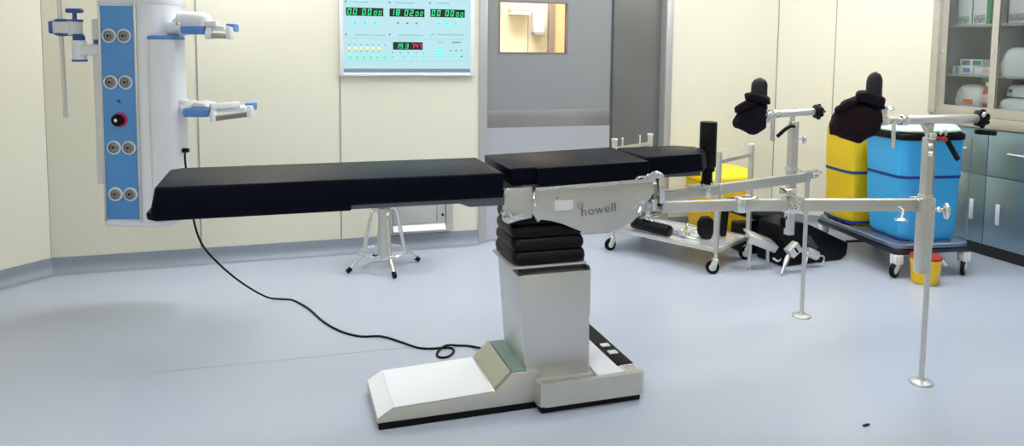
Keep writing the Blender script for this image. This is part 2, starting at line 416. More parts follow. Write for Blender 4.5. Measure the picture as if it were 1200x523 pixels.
dots('key', PRINT, [(1.180, 1.424), (1.220, 1.425), (1.260, 1.426), (1.260, 1.383)], .0065, sq=True)
dots('key', CYANE, [(1.180, 1.404), (1.220, 1.404), (1.260, 1.405), (1.180, 1.383), (1.220, 1.383)], .0065, sq=True)
# ------------------------------------------------------------------ operating table
OT = thing('operating_table', 'stainless steel operating table with long navy-black padded top and extended traction arms', 'operating table', (1.0, 2.95, 0), world=True)
# floor base
yA, yB = 2.715, 3.058
b = MB().prism([(.335, .028), (.98, .028), (.98, .158), (.868, .158), (.795, .092), (.395, .080), (.335, .040)], 'xz', yA, yB, .006)
base = b.build('base', SATIN, OT)
MB().prism([(.400, .0815), (.790, .0935), (.790, .097), (.400, .085)], 'xz', yA+.003, yB-.003).prism([(.340, .046), (.398, .083), (.398, .086), (.338, .049)], 'xz', yA+.003, yB-.003).build('base_cover', mat('pale_cover_sheet', (.92, .93, .96), .35), base)
MB().prism([(.80, .100), (.868, .1605), (.862, .166), (.797, .106)], 'xz', yA+.01, yB-.01).build('sloped_cover', mat('sloped_alloy', (.46, .46, .36), .4, .6), base)
MB().prism([(.870, .159), (.93, .159), (.93, .163), (.870, .163)], 'xz', yA+.01, yB-.01).build('green_inlay', mat('greenish_glass_strip', (.25, .37, .33), .15, .4), base)
# front apron tray round the column foot
b = MB()
ap = []
x0, x1, y0, y1 = .965, 1.425, 2.655, 3.235
b.prism([(x0+.03, y0), (x1-.02, y0), (x1, y0+.02), (x1, y1), (x0+.05, y1), (x0+.05, y0+.10), (x0, y0+.06), (x0, y0+.03), (x0+.008, y0+.01)], 'xy', .03, .0985)
b.prism([(x0+.03, y0-.002), (x1-.018, y0-.002), (x1+.002, y0+.018), (x1+.002, y0+.03), (x0+.03, y0+.012), (x0+.014, y0+.03), (x0+.012, y0+.10), (x0-.002, y0+.09), (x0-.002, y0+.03), (x0+.007, y0+.009)], 'xy', .03, .124)
pb = b.build('pedal_base', SATIN, OT)
MB().box(1.235, 1.425, 2.69, 3.232, .101, .116, .003).build('pedal_cover', mat('pale_cover_sheet2', (.86, .87, .93), .32), pb)
MB().box(1.345, 1.422, 2.75, 3.228, .1165, .119, .0008).build('black_control_strip', RUB, pb)
for yy in (2.86, 2.94): MB().box(1.362, 1.402, yy, yy+.032, .1195, .126, .002).build('pedal_button', WHITEP, pb)
MB().box(1.352, 1.418, 2.685, 2.745, .1165, .122, .001).build('rating_plate', PAPER, pb)
for k in range(4): MB().box(1.358, 1.412, 2.694+.012*k, 2.698+.012*k, .122, .1226).build('printed_line', TXT, pb)
MB().box(.342, .975, yA+.004, yB-.004, .0, .034, .004).box(.975, 1.412, 2.668, 3.22, .0, .036, .004).build('rubber_skirt', RUB, OT)
# column: lower sleeve and bellows
col_b = [(.940, 2.742), (1.214, 2.742), (1.214, 3.05), (.940, 3.05)]
col_t = [(.898, 2.742), (1.205, 2.742), (1.205, 3.03), (.898, 3.03)]
MB().hexa([(x, y, .10) for x, y in col_b], [(x, y, .545) for x, y in col_t], .004).build('column', COLSTEEL, OT)
MB().box(.945, 1.225, 2.722, 3.06, .0985, .112, .003).build('column_collar', SATIN, OT)
MB().box(1.206, 1.216, 2.752, 3.03, .35, .552, .002).build('column_sleeve', COLSTEEL, OT)
MB().hexa([(x, y, .545) for x, y in [(.905, 2.775), (1.200, 2.775), (1.200, 3.025), (.900, 3.025)]], [(x, y, .59) for x, y in [(.89, 2.78), (1.195, 2.78), (1.195, 3.02), (.885, 3.02)]]).box(.898, .915, 2.742, 3.03, .545, .562).box(1.192, 1.205, 2.742, 3.03, .545, .562).box(.90, 1.2, 2.79, 3.03, .545, .575).build('column_top_well', mat('well_dark', (.02, .02, .02), .5), OT)
MB().box(.87, 1.19, 2.742, 3.02, .572, .582, .002).build('column_top_plate', SATIN, OT)
bl = MB(); rings = []
for k in range(49):
    t = k/48; ph = (t*4) % 1
    amp = abs(math.sin(PI*t*4))**.55; z = .583+t*.205
    hw = .160 - .004*t - .012*(1-amp); hd = .160-.045*t - .012*(1-amp)
    rings.append(se(1.040-.002*t, 2.897+.012*t, z, hw, hd, 48, 8))
bl.loft(rings); bl.build('bellows', RUB, OT, ang=60)
MB().box(.93, 1.42, 2.83, 3.10, .79, .872, .004).build('top_carrier', DGREY, OT)
# side plates (front one is the visible one) : block, long plate with curved belly
def side(y0, y1, front):
    p = MB().prism([(.840, .765), (.862, .752), (.895, .762), (.960, .772), (.960, .898), (.845, .893), (.840, .885)], 'xz', y0, y1, .003)
    blk = p.build('head_joint_plate', SATIN, OT)
    arc = [(1.515-.02, .905), (1.505, .850), (1.468, .799), (1.44, .76), (1.40, .722), (1.36, .705), (1.32, .695), (1.28, .689), (1.245, .688), (1.20, .694), (1.168, .705), (1.13, .722), (1.093, .738), (1.04, .755), (1.0, .762), (.985, .752), (.972, .775), (.960, .79), (.955, .84), (.960, .87), (.985, .888)]
    pl = MB().prism(arc, 'xz', y0+.002, y1-.001, .002).build('side_plate', SATIN, OT)
    return pl
spl = side(2.762, 2.785, True)
side(3.19, 3.21, False)
# accessory rail with bolts
MB().bar((.97, 2.752, .889), (1.50, 2.752, .905), .012, .014, .002).build('side_rail', STEELV, OT)
for x in (1.03, 1.07, 1.20, 1.33): MB().cyl((x, 2.758, .883 + (x-.97)*.03), (x, 2.738, .883+(x-.97)*.03), .007, n=14).build('rail_bolt', CHROME, OT)
MB().tube([(.968, 2.752, .875), (.960, 2.742, .85), (.968, 2.74, .825)], .006, smooth=5).build('joint_lever', CHROME, OT)
MB().cyl((.85, 2.765, .775), (.85, 2.74, .775), .012, n=16).bar((.85, 2.745, .772), (.915, 2.735, .790), .008, .018, .003).bar((.868, 2.742, .785), (.855, 2.742, .812), .008, .012, .002).build('clamp_lever', CHROME, OT)
MB().cyl((.846, 2.77, .886), (.846, 2.745, .886), .010, n=14).build('joint_pin', CHROME, OT)
MB().cyl((.838, 2.77, .80), (.838, 2.745, .80), .008, n=14).build('joint_pin', CHROME, OT)
Mt = Matrix.Translation((1.172, 2.7625, .766)) @ Matrix.Rotation(R(-4.5), 4, 'Y') @ Matrix.Rotation(R(90), 4, 'X')
text_mesh('howell', .0555, Mt, 'lettering', TXT, spl, -.0006)
lg = MB().tube([(1.168+.014*math.cos(t), 2.762, .812+.014*math.sin(t)) for t in [2*PI*k/20 for k in range(20)]], .0012, 6, closed=True)
lg.box(1.163, 1.165, 2.7612, 2.763, .806, .818).box(1.171, 1.173, 2.7612, 2.763, .806, .818).box(1.163, 1.173, 2.7612, 2.763, .811, .813)
lg.build('round_mark', mat('mark_grey', (.3, .3, .3), .5), spl)
MB().box(1.055, 1.135, 2.7605, 2.7625, .795, .838, .0004).build('label_sticker', PAPER, spl)
MB().box(1.062, 1.068, 2.760, 2.7608, .845, .852).build('warning_mark', RED, spl)
# head section: dark pan + cushion with cut corners
MB().prism([(-.36, .848), (.66, .848), (.70, .832), (.842, .832), (.842, .866), (-.40, .866), (-.415, .858)], 'xz', 2.752, 3.17, .003).build('head_section_panel', mat('grey_violet_panel', (.10, .10, .125), .4, .2), OT)
def rc(x0, x1, y0, y1, z, ca, cb): return [(x0+ca, y0, z), (x1, y0, z), (x1, y1, z), (x0+cb, y1, z), (x0, y1-cb, z), (x0, y0+ca, z)]
MB().hexa(rc(-.428, .836, 2.742, 3.175, .866, .012, .03), rc(-.410, .836, 2.748, 3.172, .962, .012, .04), .009, 3).build('head_section_cushion', CUSH, OT)
MB().hexa(rc(-.438, .25, 2.740, 3.178, .845, .03, .03), rc(-.442, .25, 2.738, 3.18, .872, .03, .03), .007).build('cushion_lip', CUSH, OT)
# saddle section
MB().hexa([(.885, 2.805, .897), (1.474, 2.762, .902), (1.505, 3.195, .902), (.885, 3.20, .897)], [(.878, 2.802, .968), (1.470, 2.752, .985), (1.505, 3.195, .985), (.878, 3.198, .968)], .007, 3).build('seat_section_cushion', CUSH, OT)
MB().hexa([(.99, 2.778, .899), (1.47, 2.752, .904), (1.47, 2.80, .904), (.99, 2.82, .899)], [(.984, 2.779, .9695), (1.468, 2.744, .9855), (1.468, 2.82, .9855), (.984, 2.85, .9695)], .005, 3).build('cushion_front_panel', CUSH, OT)
MB().box(.93, 1.49, 2.80, 3.19, .872, .899).build('seat_frame', DGREY, OT)
# leg section
MB().hexa([(1.525, 2.88, .893), (1.84, 2.93, .895), (1.925, 3.03, .895), (1.932, 3.14, .895), (1.85, 3.215, .895), (1.525, 3.20, .893)], [(1.530, 2.885, .980), (1.83, 2.935, .982), (1.915, 3.032, .982), (1.922, 3.138, .982), (1.84, 3.21, .982), (1.530, 3.198, .980)], .010, 3).build('leg_section_cushion', CUSH, OT)
MB().box(1.48, 1.86, 2.98, 3.14, .868, .896, .003).build('leg_section_frame', DGREY, OT)
# hinge hardware at the foot end
h = MB().bar((1.44, 2.765, .915), (1.535, 2.77, .922), .03, .022, .005).bar((1.532, 2.77, .925), (1.540, 2.77, .80), .030, .026, .005)
h.tube([(1.40, 2.755, .895), (1.42, 2.75, .918), (1.47, 2.75, .924), (1.50, 2.755, .935), (1.535, 2.76, .925)], .006, smooth=4)
h.cyl((1.505, 2.765, .82), (1.505, 2.765, .775), .014, n=16).cyl((1.47, 2.765, .80), (1.47, 2.74, .80), .012, n=14).cyl((1.44, 2.76, .785), (1.425, 2.75, .765), .012, n=14)
h.ball((1.46, 2.745, .926), .007).ball((1.52, 2.748, .93), .007)
h.build('leg_joint', CHROME, OT)
MB().box(1.46, 1.56, 2.79, 3.2, .76, .80, .004).box(1.515, 1.56, 2.79, 3.2, .78, .88, .003).build('traction_crossbar', SATIN, OT)
# perineal post on the rear arm
MB().cyl((1.975, 3.11, .885), (1.975, 3.11, 1.105), .041, n=28, bev=.005).build('perineal_post', BLACK, OT)
MB().cyl((1.975, 3.11, .80), (1.975, 3.11, .885), .026, n=20).cyl((1.975, 3.11, .80), (1.975, 3.11, .815), .030, n=20).cyl((1.975, 3.11, .865), (1.975, 3.11, .885), .036, n=20).build('post_socket', RUB, OT)
# traction arms
def arm(p0, p1, p2, zt0, zt1, h, rod_xy, name):
    root = MB()
    a0 = Vector((*p0, zt0-h/2)); a1 = Vector((*p1, (zt0+zt1)/2-h/2)); a2 = Vector((*p2, zt1-h/2))
    root.bar(a0, a1+(a0-a1).normalized()*.0, .032, h*.92, .004)
    root.bar(a1, a2, .034, h, .004)
    o = root.build(name, SATIN, OT)
    piv = MB().cyl((a1.x, a1.y, a1.z-h*.62), (a1.x, a1.y, a1.z+h*.68), .026, n=24, bev=.003)
    piv.cyl((a1.x+.015, a1.y-.02, a1.z+h*.6), (a1.x+.015, a1.y-.02, a1.z+h*.85), .016, n=18)
    piv.build('pivot', CHROME, o)
    lv = MB().tube([(a1.x-.04, a1.y-.03, a1.z+h*.75), (a1.x-.02, a1.y-.035, a1.z+h*.6), (a1.x+.03, a1.y-.035, a1.z+h*.6), (a1.x+.06, a1.y-.03, a1.z+h*.62), (a1.x+.065, a1.y-.03, a1.z-.02)], .0045, smooth=5)
    lv.build('pivot_lever', CHROME, o)
    # upright floor rod with foot
    rx, ry = rod_xy
    rod = MB().cyl((rx, ry, .006), (rx, ry, zt1-.01), .0115, n=16).build('floor_rod', STEEL, o)
    return o
armA = arm((1.55, 2.782), (1.895, 2.715), (2.635, 2.495), .806, .816, .052, (2.675, 2.462), 'traction_arm')
armB = arm((1.55, 2.985), (1.975, 3.11), (2.735, 3.315), .792, .795, .050, (2.712, 3.292), 'traction_arm')
for o, (rx, ry) in ((armA, (2.675, 2.462)), (armB, (2.712, 3.292))):
    MB().lathe((rx, ry, 0), [(.0, .0), (.048, .0), (.050, .004), (.046, .010), (.018, .016), (.015, .026), (0, .026)], 32).build('rod_foot', STEELV, o)
MB().box(1.86, 1.97, 3.05, 3.12, .790, .802, .003).bar((1.955, 3.075, .79), (1.955, 3.075, .75), .01, .012).build('slide_bracket', SATIN, armB)
MB().box(2.69, 2.79, 3.275, 3.335, .793, .806, .003).tube([(2.70, 3.28, .807), (2.74, 3.275, .812), (2.79, 3.30, .80), (2.81, 3.31, .785)], .006, smooth=4).cyl((2.77, 3.325, .77), (2.805, 3.335, .77), .014, n=16).build('end_clamp', CHROME, armB)
MB().box(2.600, 2.655, 2.46, 2.50, .813, .822, .002).tube([(2.585, 2.49, .826), (2.60, 2.475, .830), (2.625, 2.47, .815)], .005, smooth=4).build('end_clamp', CHROME, armA)
# sliding clamp on the front arm
cx, cy = 2.108, 2.652
cl = MB().box(cx-.032, cx+.026, cy-.030, cy+.030, .752, .825, .004).box(cx-.045, cx+.01, cy-.02, cy+.035, .825, .858, .006).bar((cx-.05, cy-.03, .842), (cx+.035, cy-.035, .815), .012, .010, .002)
cl.tube([(cx-.025, cy-.035, .775), (cx+.0, cy-.04, .775), (cx+.02, cy-.04, .762), (cx+.045, cy-.045, .748)], .005, smooth=4)
cl.tube([(cx-.025, cy-.032, .80), (cx-.02, cy-.036, .785), (cx+.01, cy-.036, .783), (cx+.015, cy-.032, .80)], .003, smooth=4).cyl((cx-.018, cy, .725), (cx-.018, cy, .752), .012, n=16)
cl.build('sliding_clamp', CHROME, armA)
MB().cyl((cx-.05, cy-.01, .735), (cx-.05, cy-.01, .69), .012, n=14, bev=.003).build('clamp_knob', RUB, armA)

def traction_post(x, y, arm_o, tub_z, z1, zc, tw, pw):
    """vertical sliding tube with its horizontal screw bar and hand knob"""
    p = MB().box(x-tw/2, x+tw/2, y-tw/2, y+tw/2, tub_z[0], tub_z[1], .004).build('post_sleeve', SATIN, OT)
    MB().box(x-pw/2, x+pw/2, y-pw/2, y+pw/2, tub_z[1]-.01, z1, .005).build('post', SATIN, p)
    MB().box(x-pw*.62, x+pw*.62, y-pw*.6, y+pw*.6, zc-.006, zc+.012, .003).build('post_collar', STEELV, p)
    return p
pA = traction_post(2.645, 2.470, armA, (.497, .83), 1.088, .83, .046, .036)
MB().cyl((2.69, 2.47, .61), (2.69, 2.47, .82), .011, n=16).build('guide_rod', STEELV, pA)
MB().cyl((2.697, 2.49, .83), (2.697, 2.49, 1.08), .009, n=14).build('guide_rod', mat('bronze_rod', (.42, .38, .32), .35, .8), pA)
MB().cyl((2.645, 2.455, 1.08), (2.645, 2.455, 1.11), .020, n=20, bev=.003).cyl((2.645, 2.47, 1.09), (2.645, 2.47, 1.15), .014, n=16).ball((2.628, 2.44, 1.055), .012).ball((2.63, 2.44, 1.02), .013, (.8, 1, 1)).build('post_head', CHROME, pA)
MB().prism([(2.60, 1.145), (2.66, 1.145), (2.655, 1.115), (2.64, 1.095), (2.615, 1.135)], 'xz', 2.455, 2.485, .003).build('head_gusset', SATIN, pA)
MB().cyl((2.66, 2.45, 1.085), (2.69, 2.44, 1.085), .006, n=12).cyl((2.680, 2.43, 1.085), (2.694, 2.43, 1.08), .012, n=16).build('red_collar', RED, pA)
MB().bar((2.69, 2.43, 1.095), (2.765, 2.425, .992), .012, .022, .004).build('lock_handle', BLACK, pA)
MB().tube([(2.69, 2.455, 1.10), (2.70, 2.45, 1.115), (2.715, 2.45, 1.115), (2.72, 2.452, 1.095)], .005, smooth=4).build('wire_latch', CHROME, pA)
# silver disc knob right of the sleeve, T knob hanging left of it
MB().cyl((2.67, 2.45, .782), (2.71, 2.44, .775), .008, n=14).ball((2.73, 2.435, .77), .036, (.35, .5, 1)).ball((2.69, 2.44, .778), .012).build('disc_knob', CHROME, pA)
MB().cyl((2.535, 2.50, .785), (2.535, 2.47, .775), .006, n=10).cyl((2.53, 2.47, .78), (2.515, 2.46, .745), .007, n=12).lathe((2.512, 2.46, .735), [(0, 0), (.026, .002), (.028, .008), (.01, .016), (0, .016)], 20).build('hanging_knob', CHROME, pA)
def screw_bar(post, x0, xm, x1, y, z, tilt, knob_r, par_name, hang):
    dz = tilt
    def Z(x): return z + (x-x0)*dz
    b = MB().cyl((x0-.05, y, Z(x0-.05)), (xm, y, Z(xm)), .016, n=20, bev=.002).cyl((xm, y, Z(xm)), (x1, y, Z(x1)), .0195, n=24, bev=.003).build('traction_bar', STEELV, post)
    MB().cyl((xm-.022, y, Z(xm)), (xm+.012, y, Z(xm)), .0235, n=20, bev=.003).build('bar_collar', CHROME, b)
    MB().cyl((x0+.006, y, Z(x0)), (x0+.045, y, Z(x0)), .021, n=18, bev=.003).build('bar_collar', CHROME, b)
    k = MB(); R_ = knob_r
    k.lathe((x1-.004, y, Z(x1)), [(0, 0), (R_*.45, 0), (R_*.75, R_*.25), (R_, R_*.55), (R_, R_*1.0), (R_*.75, R_*1.3), (R_*.3, R_*1.4), (0, R_*1.4)], 28, (1, 0, dz))
    for i in range(7):
        t = 2*PI*i/7; k.ball((x1+R_*.75, y+R_*.92*math.cos(t), Z(x1)+R_*.92*math.sin(t)), R_*.28, (1.3, 1, 1), 10)
    k.build('hand_knob', BLACK, b)
    MB().cyl((x1+R_*1.2, y, Z(x1)), (x1+R_*2.0, y, Z(x1)), .008, n=12).build('knob_spindle', mat('dark_bronze', (.10, .07, .04), .4, .6) if True else RUB, b)
    MB().bar((hang, y-.01, Z(hang)), (hang+.002, y-.012, Z(hang)-hlen), .012, .016, .003).build('hanging_strut', STEELV, b)
    return b
hlen = .115
bA = screw_bar(pA, 2.372, 2.505, 2.905, 2.47, 1.163, .0, .036, 'traction_bar', 2.445)
MB().bar((2.905, 2.47, 1.105), (3.00, 2.45, 1.098), .02, .022, .006).build('knob_crank', BLACK, bA)
MB().ball((2.925, 2.445, 1.18), .014, (1.4, .5, 1)).build('knob_glint', CHROME, bA)  # chrome blob added as the highlight on the hand knob
hlen = .13
MB().cyl((2.405, 2.47, 1.17), (2.402, 2.465, 1.20), .007, n=12).bar((2.402, 2.465, 1.185), (2.40, 2.465, 1.21), .012, .018, .003).lathe((2.402, 2.465, 1.208), [(0, 0), (.028, 0), (.038, .006), (.026, .018), (.0, .022)], 24).build('wing_knob', CHROME, bA)
pB = traction_post(2.625, 3.315, armB, (.457, .785), 1.055, .815, .040, .042)
MB().cyl((2.622, 3.31, 1.05), (2.622, 3.31, 1.075), .026, n=20, bev=.003).cyl((2.61, 3.31, 1.06), (2.615, 3.31, 1.11), .012, n=16).box(2.595, 2.62, 3.28, 3.30, 1.04, 1.062, .003).build('post_head', CHROME, pB)
MB().cyl((2.64, 3.30, .985), (2.665, 3.29, .983), .006, n=12).ball((2.672, 3.285, .977), .026, (.35, .5, 1)).build('disc_knob', CHROME, pB)
bB = screw_bar(pB, 2.435, 2.505, 2.745, 3.31, 1.113, .035, .037, 'traction_bar', 2.478)
MB().tube([(2.60, 3.28, 1.050), (2.57, 3.27, 1.053), (2.53, 3.265, 1.035), (2.49, 3.27, 1.00)], .010, 12, smooth=5).build('lock_handle', BLACK, pB)
MB().cyl((2.478, 3.298, .985), (2.478, 3.285, .985), .012, n=14).build('strut_pin', STEELV, bB)

# ------------------------------------------------------------------ traction boots
def crumple(poly, y0, y1, bev, cuts, amp, seed, M=None, taper=.72):
    """cushion-like cloth body: bevelled prism, subdivided and pushed in and out by noise"""
    b = bmesh.new(); ym = (y0+y1)/2
    cx = sum(p[0] for p in poly)/len(poly); cz = sum(p[1] for p in poly)/len(poly)
    rings = []
    for u, k in ((0, taper), (.25, .96), (.5, 1), (.75, .96), (1, taper)):
        rings.append([b.verts.new((cx+(x-cx)*k, y0+(y1-y0)*u, cz+(z-cz)*k)) for x, z in poly])
    n = len(poly)
    for p, q in zip(rings, rings[1:]):
        for i in range(n): b.faces.new((p[i], p[(i+1) % n], q[(i+1) % n], q[i]))
    b.faces.new(rings[0][::-1]); b.faces.new(rings[-1]); bmesh.ops.recalc_face_normals(b, faces=b.faces)
    bmesh.ops.bevel(b, geom=b.edges[:], offset=bev, segments=2, affect='EDGES', profile=.5, clamp_overlap=True)
    bmesh.ops.triangulate(b, faces=[f for f in b.faces if len(f.verts) > 4])
    bmesh.ops.subdivide_edges(b, edges=b.edges[:], cuts=cuts, use_grid_fill=True)
    b.normal_update()
    mv = [(v, v.normal*(amp*noise.noise(v.co*22+Vector((seed, 0, 0))) + amp*.5*noise.noise(v.co*60+Vector((0, seed, 0))))) for v in b.verts]
    for v, d in mv: v.co += d
    m = MB(); m._merge(b, 0, 1, M); return m
def boot(loc, rz, label, seed, m1, body, strap, flap, shell):
    """all outlines in the boot's own frame (x along the bar, z up)"""
    t = thing('traction_boot', label, 'traction boot', loc, rz, group='padded traction boots')
    crumple(body, -.060, .055, .010, 3, .008, seed).build('foot_wrap', m1, t, ang=60)
    x0, x1, zb_, zt_ = shell; cx = (x0+x1)/2; w = (x1-x0)/2; sh = []
    for k in range(19):
        z = zb_ + (zt_-zb_)*k/18; u = max(0, (z-(zt_-.045))/.0451); k2 = math.sqrt(max(1-u*u, .0)) if u > 0 else 1
        sh.append(se(cx+.003*math.sin(z*20), .012, z, max(w*k2, .003), max(.036*k2, .003), 28, 2.4))
    MB().loft(sh).build('calf_shell', FAB2, t, ang=60)
    crumple(strap, -.068, .062, .008, 2, .005, seed+3, taper=.85).build('ankle_strap', FAB, t, ang=60)
    crumple(flap, -.074, -.010, .008, 2, .005, seed+5, taper=.85).build('instep_strap', FAB, t, ang=60)
    bx = max(p[0] for p in body); bz = sum(p[1] for p in body)/len(body)
    MB().box(bx-.02, bx+.016, -.015, .015, bz-.02, bz+.05, .004).build('sole_mount', STEELV, t)
    return t
S1 = 1/276.; S2 = 1/218.
def px_(pts, cx, cz, s_): return [((a-cx)*s_, (cz-b)*s_) for a, b in pts][::-1]
O1 = (1000, 167); O2 = (880, 157)
b1 = boot((2.312, 2.535, 1.067), R(-42), 'dark maroon-black traction boot in front of the yellow bag, on the nearer bar', 3, mat('maroon_black_fabric', (.014, .006, .009), .85, spec=.15, bump=(160, .8, one)),
    px_([(986, 119), (1000, 113), (1012, 122), (1028, 124), (1028, 150), (1021, 158), (1006, 167), (990, 163), (973, 160), (975, 138), (981, 128)], *O1, S1),
    px_([(1001, 107), (1012, 106), (1031, 114), (1030, 125), (1018, 122), (998, 117)], *O1, S1),
    px_([(979, 127), (993, 116), (1004, 115), (1003, 122), (990, 128), (979, 133)], *O1, S1), (.040, .102, .10, .300))
b2 = boot((2.389, 3.355, 1.007), R(-35), 'black traction boot on the farther bar, in front of the bare cream wall', 9, FAB,
    px_([(871, 126), (884, 118), (897, 121), (897, 150), (883, 157), (870, 154), (858, 149), (863, 134)], *O2, S2),
    px_([(872, 110), (882, 108), (899, 114), (900, 122), (888, 121), (872, 118)], *O2, S2),
    px_([(860, 126), (873, 117), (885, 119), (884, 125), (874, 128), (862, 133)], *O2, S2), (-.005, .078, .10, .300))

# ------------------------------------------------------------------ power cable
cab = MB().tube([(-.472, 4.20, .885), (-.465, 4.13, .84), (-.44, 4.09, .62), (-.40, 4.12, .42), (-.31, 4.18, .27), (-.20, 4.27, .13), (-.08, 4.33, .025), (.01, 4.33, .005), (.065, 4.29, .005), (.14, 4.13, .005), (.21, 3.90, .005), (.29, 3.74, .005), (.375, 3.655, .005), (.47, 3.63, .005), (.55, 3.535, .005), (.62, 3.44, .005), (.68, 3.41, .005), (.735, 3.405, .005), (.775, 3.39, .005), (.775, 3.34, .005), (.735, 3.295, .005), (.695, 3.305, .005), (.70, 3.355, .008), (.75, 3.40, .016), (.815, 3.41, .005), (.87, 3.385, .005), (.915, 3.30, .02), (.93, 3.19, .05)], .0055, 8, smooth=6).build('power_cable', RUB)
tag(cab, 'long black power cable trailing over the floor from the gas column to the table base', 'cable')

# ------------------------------------------------------------------ ceiling gas column (pendant)
PD = thing('medical_pendant', 'tall white ceiling-hung gas supply column with blue socket panel and side trays', 'medical pendant', (-.690, 4.305, .48), R(-17.5))
Zp = .48       # parts below are in the column's own frame, z from its underside
def body_ring(z, k=1.): 
    pts = [(-.205, -.005), (-.195, -.022), (-.005, -.022), (.01, -.035), (.055, -.04), (.10, -.03), (.135, .0), (.150, .05), (.150, .20), (.12, .24), (-.16, .24), (-.205, .20)]
    return [(x*k+(1-k)*-.03, y*k+(1-k)*.1, z) for x, y in pts]
MB().loft([body_ring(.035), body_ring(2.42)]).build('column_body', PEND, PD, ang=40)
MB().loft([body_ring(.0, .94), body_ring(.006, 1.03), body_ring(.028, 1.05), body_ring(.036, 1.0)]).build('bottom_cap', WHITEP, PD, ang=40)
MB().box(-.20, -.187, -.030, -.02, .03, 1.19, .002).box(-.010, .003, -.040, -.02, .03, 1.19, .002).build('trim_rail', STEELV, PD)
MB().loft([body_ring(1.175, 1.02), body_ring(1.18, 1.04), body_ring(1.215, 1.05), body_ring(1.23, 1.02)]).build('upper_collar', WHITEP, PD, ang=40)
bp = MB().box(-.186, -.010, -.030, -.020, .042, 1.165, .002).build('blue_panel', BLUEP, PD)
def outlet(x, z, dark=False):
    y = -.030
    o = MB().lathe((x, y, z), [(0, 0), (.036, 0), (.037, .006), (.033, .010), (.030, .010), (.028, .004), (0, .004)], 32, (0, -1, 0)).build('gas_outlet', WHITEP, bp)
    MB().lathe((x, y-.002, z), [(0, 0), (.0275, 0), (.0275, .009), (.023, .012), (.020, .006), (.014, .006), (.012, .012), (.006, .012), (0, .004)], 28, (0, -1, 0)).build('outlet_ring', mat('outlet_steel', (.33, .33, .34), .35, .8) if not dark else STEEL, bp)
    MB().box(x-.008, x+.002, y-.016, y-.010, z-.004, z+.006, .001).build('outlet_core', RUB, bp)
for z in (1.010, .769, .425, .178):
    zz = z
    for x in (-.140, -.062): outlet(x + (.006 if z < .5 else 0), zz)
MB().cyl((-.098, -.030, .573), (-.098, -.034, .573), .038, n=28).build('magenta_ring', MAG, bp)
MB().lathe((-.106, -.032, .571), [(0, 0), (.030, 0), (.031, .018), (.024, .026), (.014, .026), (.012, .016), (0, .016)], 28, (0, -1, 0)).build('black_socket', RUB, bp)
MB().cyl((-.110, -.045, .571), (-.110, -.056, .571), .009, n=14).build('socket_pin', CHROME, bp)
MB().cyl((-.104, -.030, .671), (-.104, -.0325, .671), .009, n=14).box(-.10, -.092, -.0325, -.030, .660, .668).build('panel_mark', mat('dark_green_mark', (.01, .12, .12), .5), bp)
# rear equipment box, left side
MB().box(-.275, -.215, .04, .22, .215, 1.10, .012).build('rear_box', mat('pale_cream_box', (.74, .74, .72), .4), PD)
# right hand side unit with blue cap
MB().loft([se(.135, .02, .05, .075, .09, 32, 4), se(.135, .02, .30, .078, .09, 32, 4), se(.132, .02, .995, .074, .09, 32, 4)]).build('side_unit', WHITEP, PD, ang=40)
MB().loft([se(.132, .02, .993, .076, .092, 32, 4), se(.132, .02, 1.008, .075, .09, 32, 4), se(.132, .02, 1.014, .070, .085, 32, 4)]).build('blue_cap', BLUEC, PD, ang=40)
# trays
def tray(z, x0, xb, x1, droop, yaw, roll):
    t = MB().box(x0, xb, -.05, .26, z-.012, z+.010, .006).prism([(xb-.02, -.05), (x1-.02, -.05+droop), (x1-.02, .13+droop), (xb-.02, .16)], 'xy', z-.012, z+.010, .004).build('tray', WHITEP, PD)
    MB().prism([(x0+.025, z-.036), (xb-.012, z-.036), (xb, z+.010), (x0+.02, z+.010)], 'xz', -.075, -.02, .008, 3).build('corner_bumper', BLUEC, t)
    MB().box(x1-.05, x1-.005, .05+droop*.8, .13+droop*.8, z-.018, z+.026, .008).build('corner_bumper', BLUEC, t)
    # equipment rail on two white brackets
    r0 = Vector((xb+.015, -.060, z-.042)); r1 = Vector((x1+.012, -.060+droop, z-.042+(.014 if droop else 0)))
    MB().bar(r0+Vector((.015, 0, 0)), r1-Vector((.01, 0, 0)), .008, .028, .001).build('equipment_rail', mat('rail_dark_steel', (.40, .38, .36), .3, .9), t)
    for q in (r0, r1):
        MB().box(q.x-.012, q.x+.014, q.y-.020, q.y+.03, q.z-.018, q.z+.030, .005).box(q.x-.012, q.x+.010, q.y-.010, q.y+.03, q.z+.016, q.z+.045, .004).build('rail_bracket', WHITEP, t)
    MB().bar((xb-.005, -.045, z+.018), (x1-.05, -.045+droop, z+.022), .05, .03, .008).build('tray_edge', WHITEP, t)
    return t
t1 = tray(1.057, .225, .372, .482, 0., 0, 0)
MB().lathe((.195, .03, 1.098), [(0, 0), (.040, .0), (.046, .008), (.048, .08), (.048, .13), (.040, .155), (.022, .170), (0, .174)], 28, (1, 0, -.06)).build('storage_roll', WHITEP, t1)
MB().cyl((.13, .04, 1.06), (.235, .04, 1.055), .042, n=20, bev=.01).build('tray_arm', PEND, t1)
MB().tube([(.21, -.01, 1.04), (.22, -.02, 1.075), (.20, -.015, 1.10), (.18, 0, 1.09)], .006, smooth=4).build('arm_wire', CHROME, t1)
t2 = tray(.630, .225, .385, .545, .10, 0, 0)
MB().loft([se(.23, .03, .640, .07, .06, 24), se(.25, .03, .660, .065, .055, 24), se(.24, .03, .672, .03, .03, 24)]).ball((.225, .0, .672), .022, (1.2, 1, .7)).prism([(.27, .640), (.36, .640), (.345, .662), (.29, .672)], 'xz', -.03, .12, .008, 3).build('folded_cloth', WHITEP, t2, ang=60)
MB().cyl((.16, .04, .632), (.23, .04, .630), .026, n=18, bev=.006).build('tray_arm', PEND, t2)
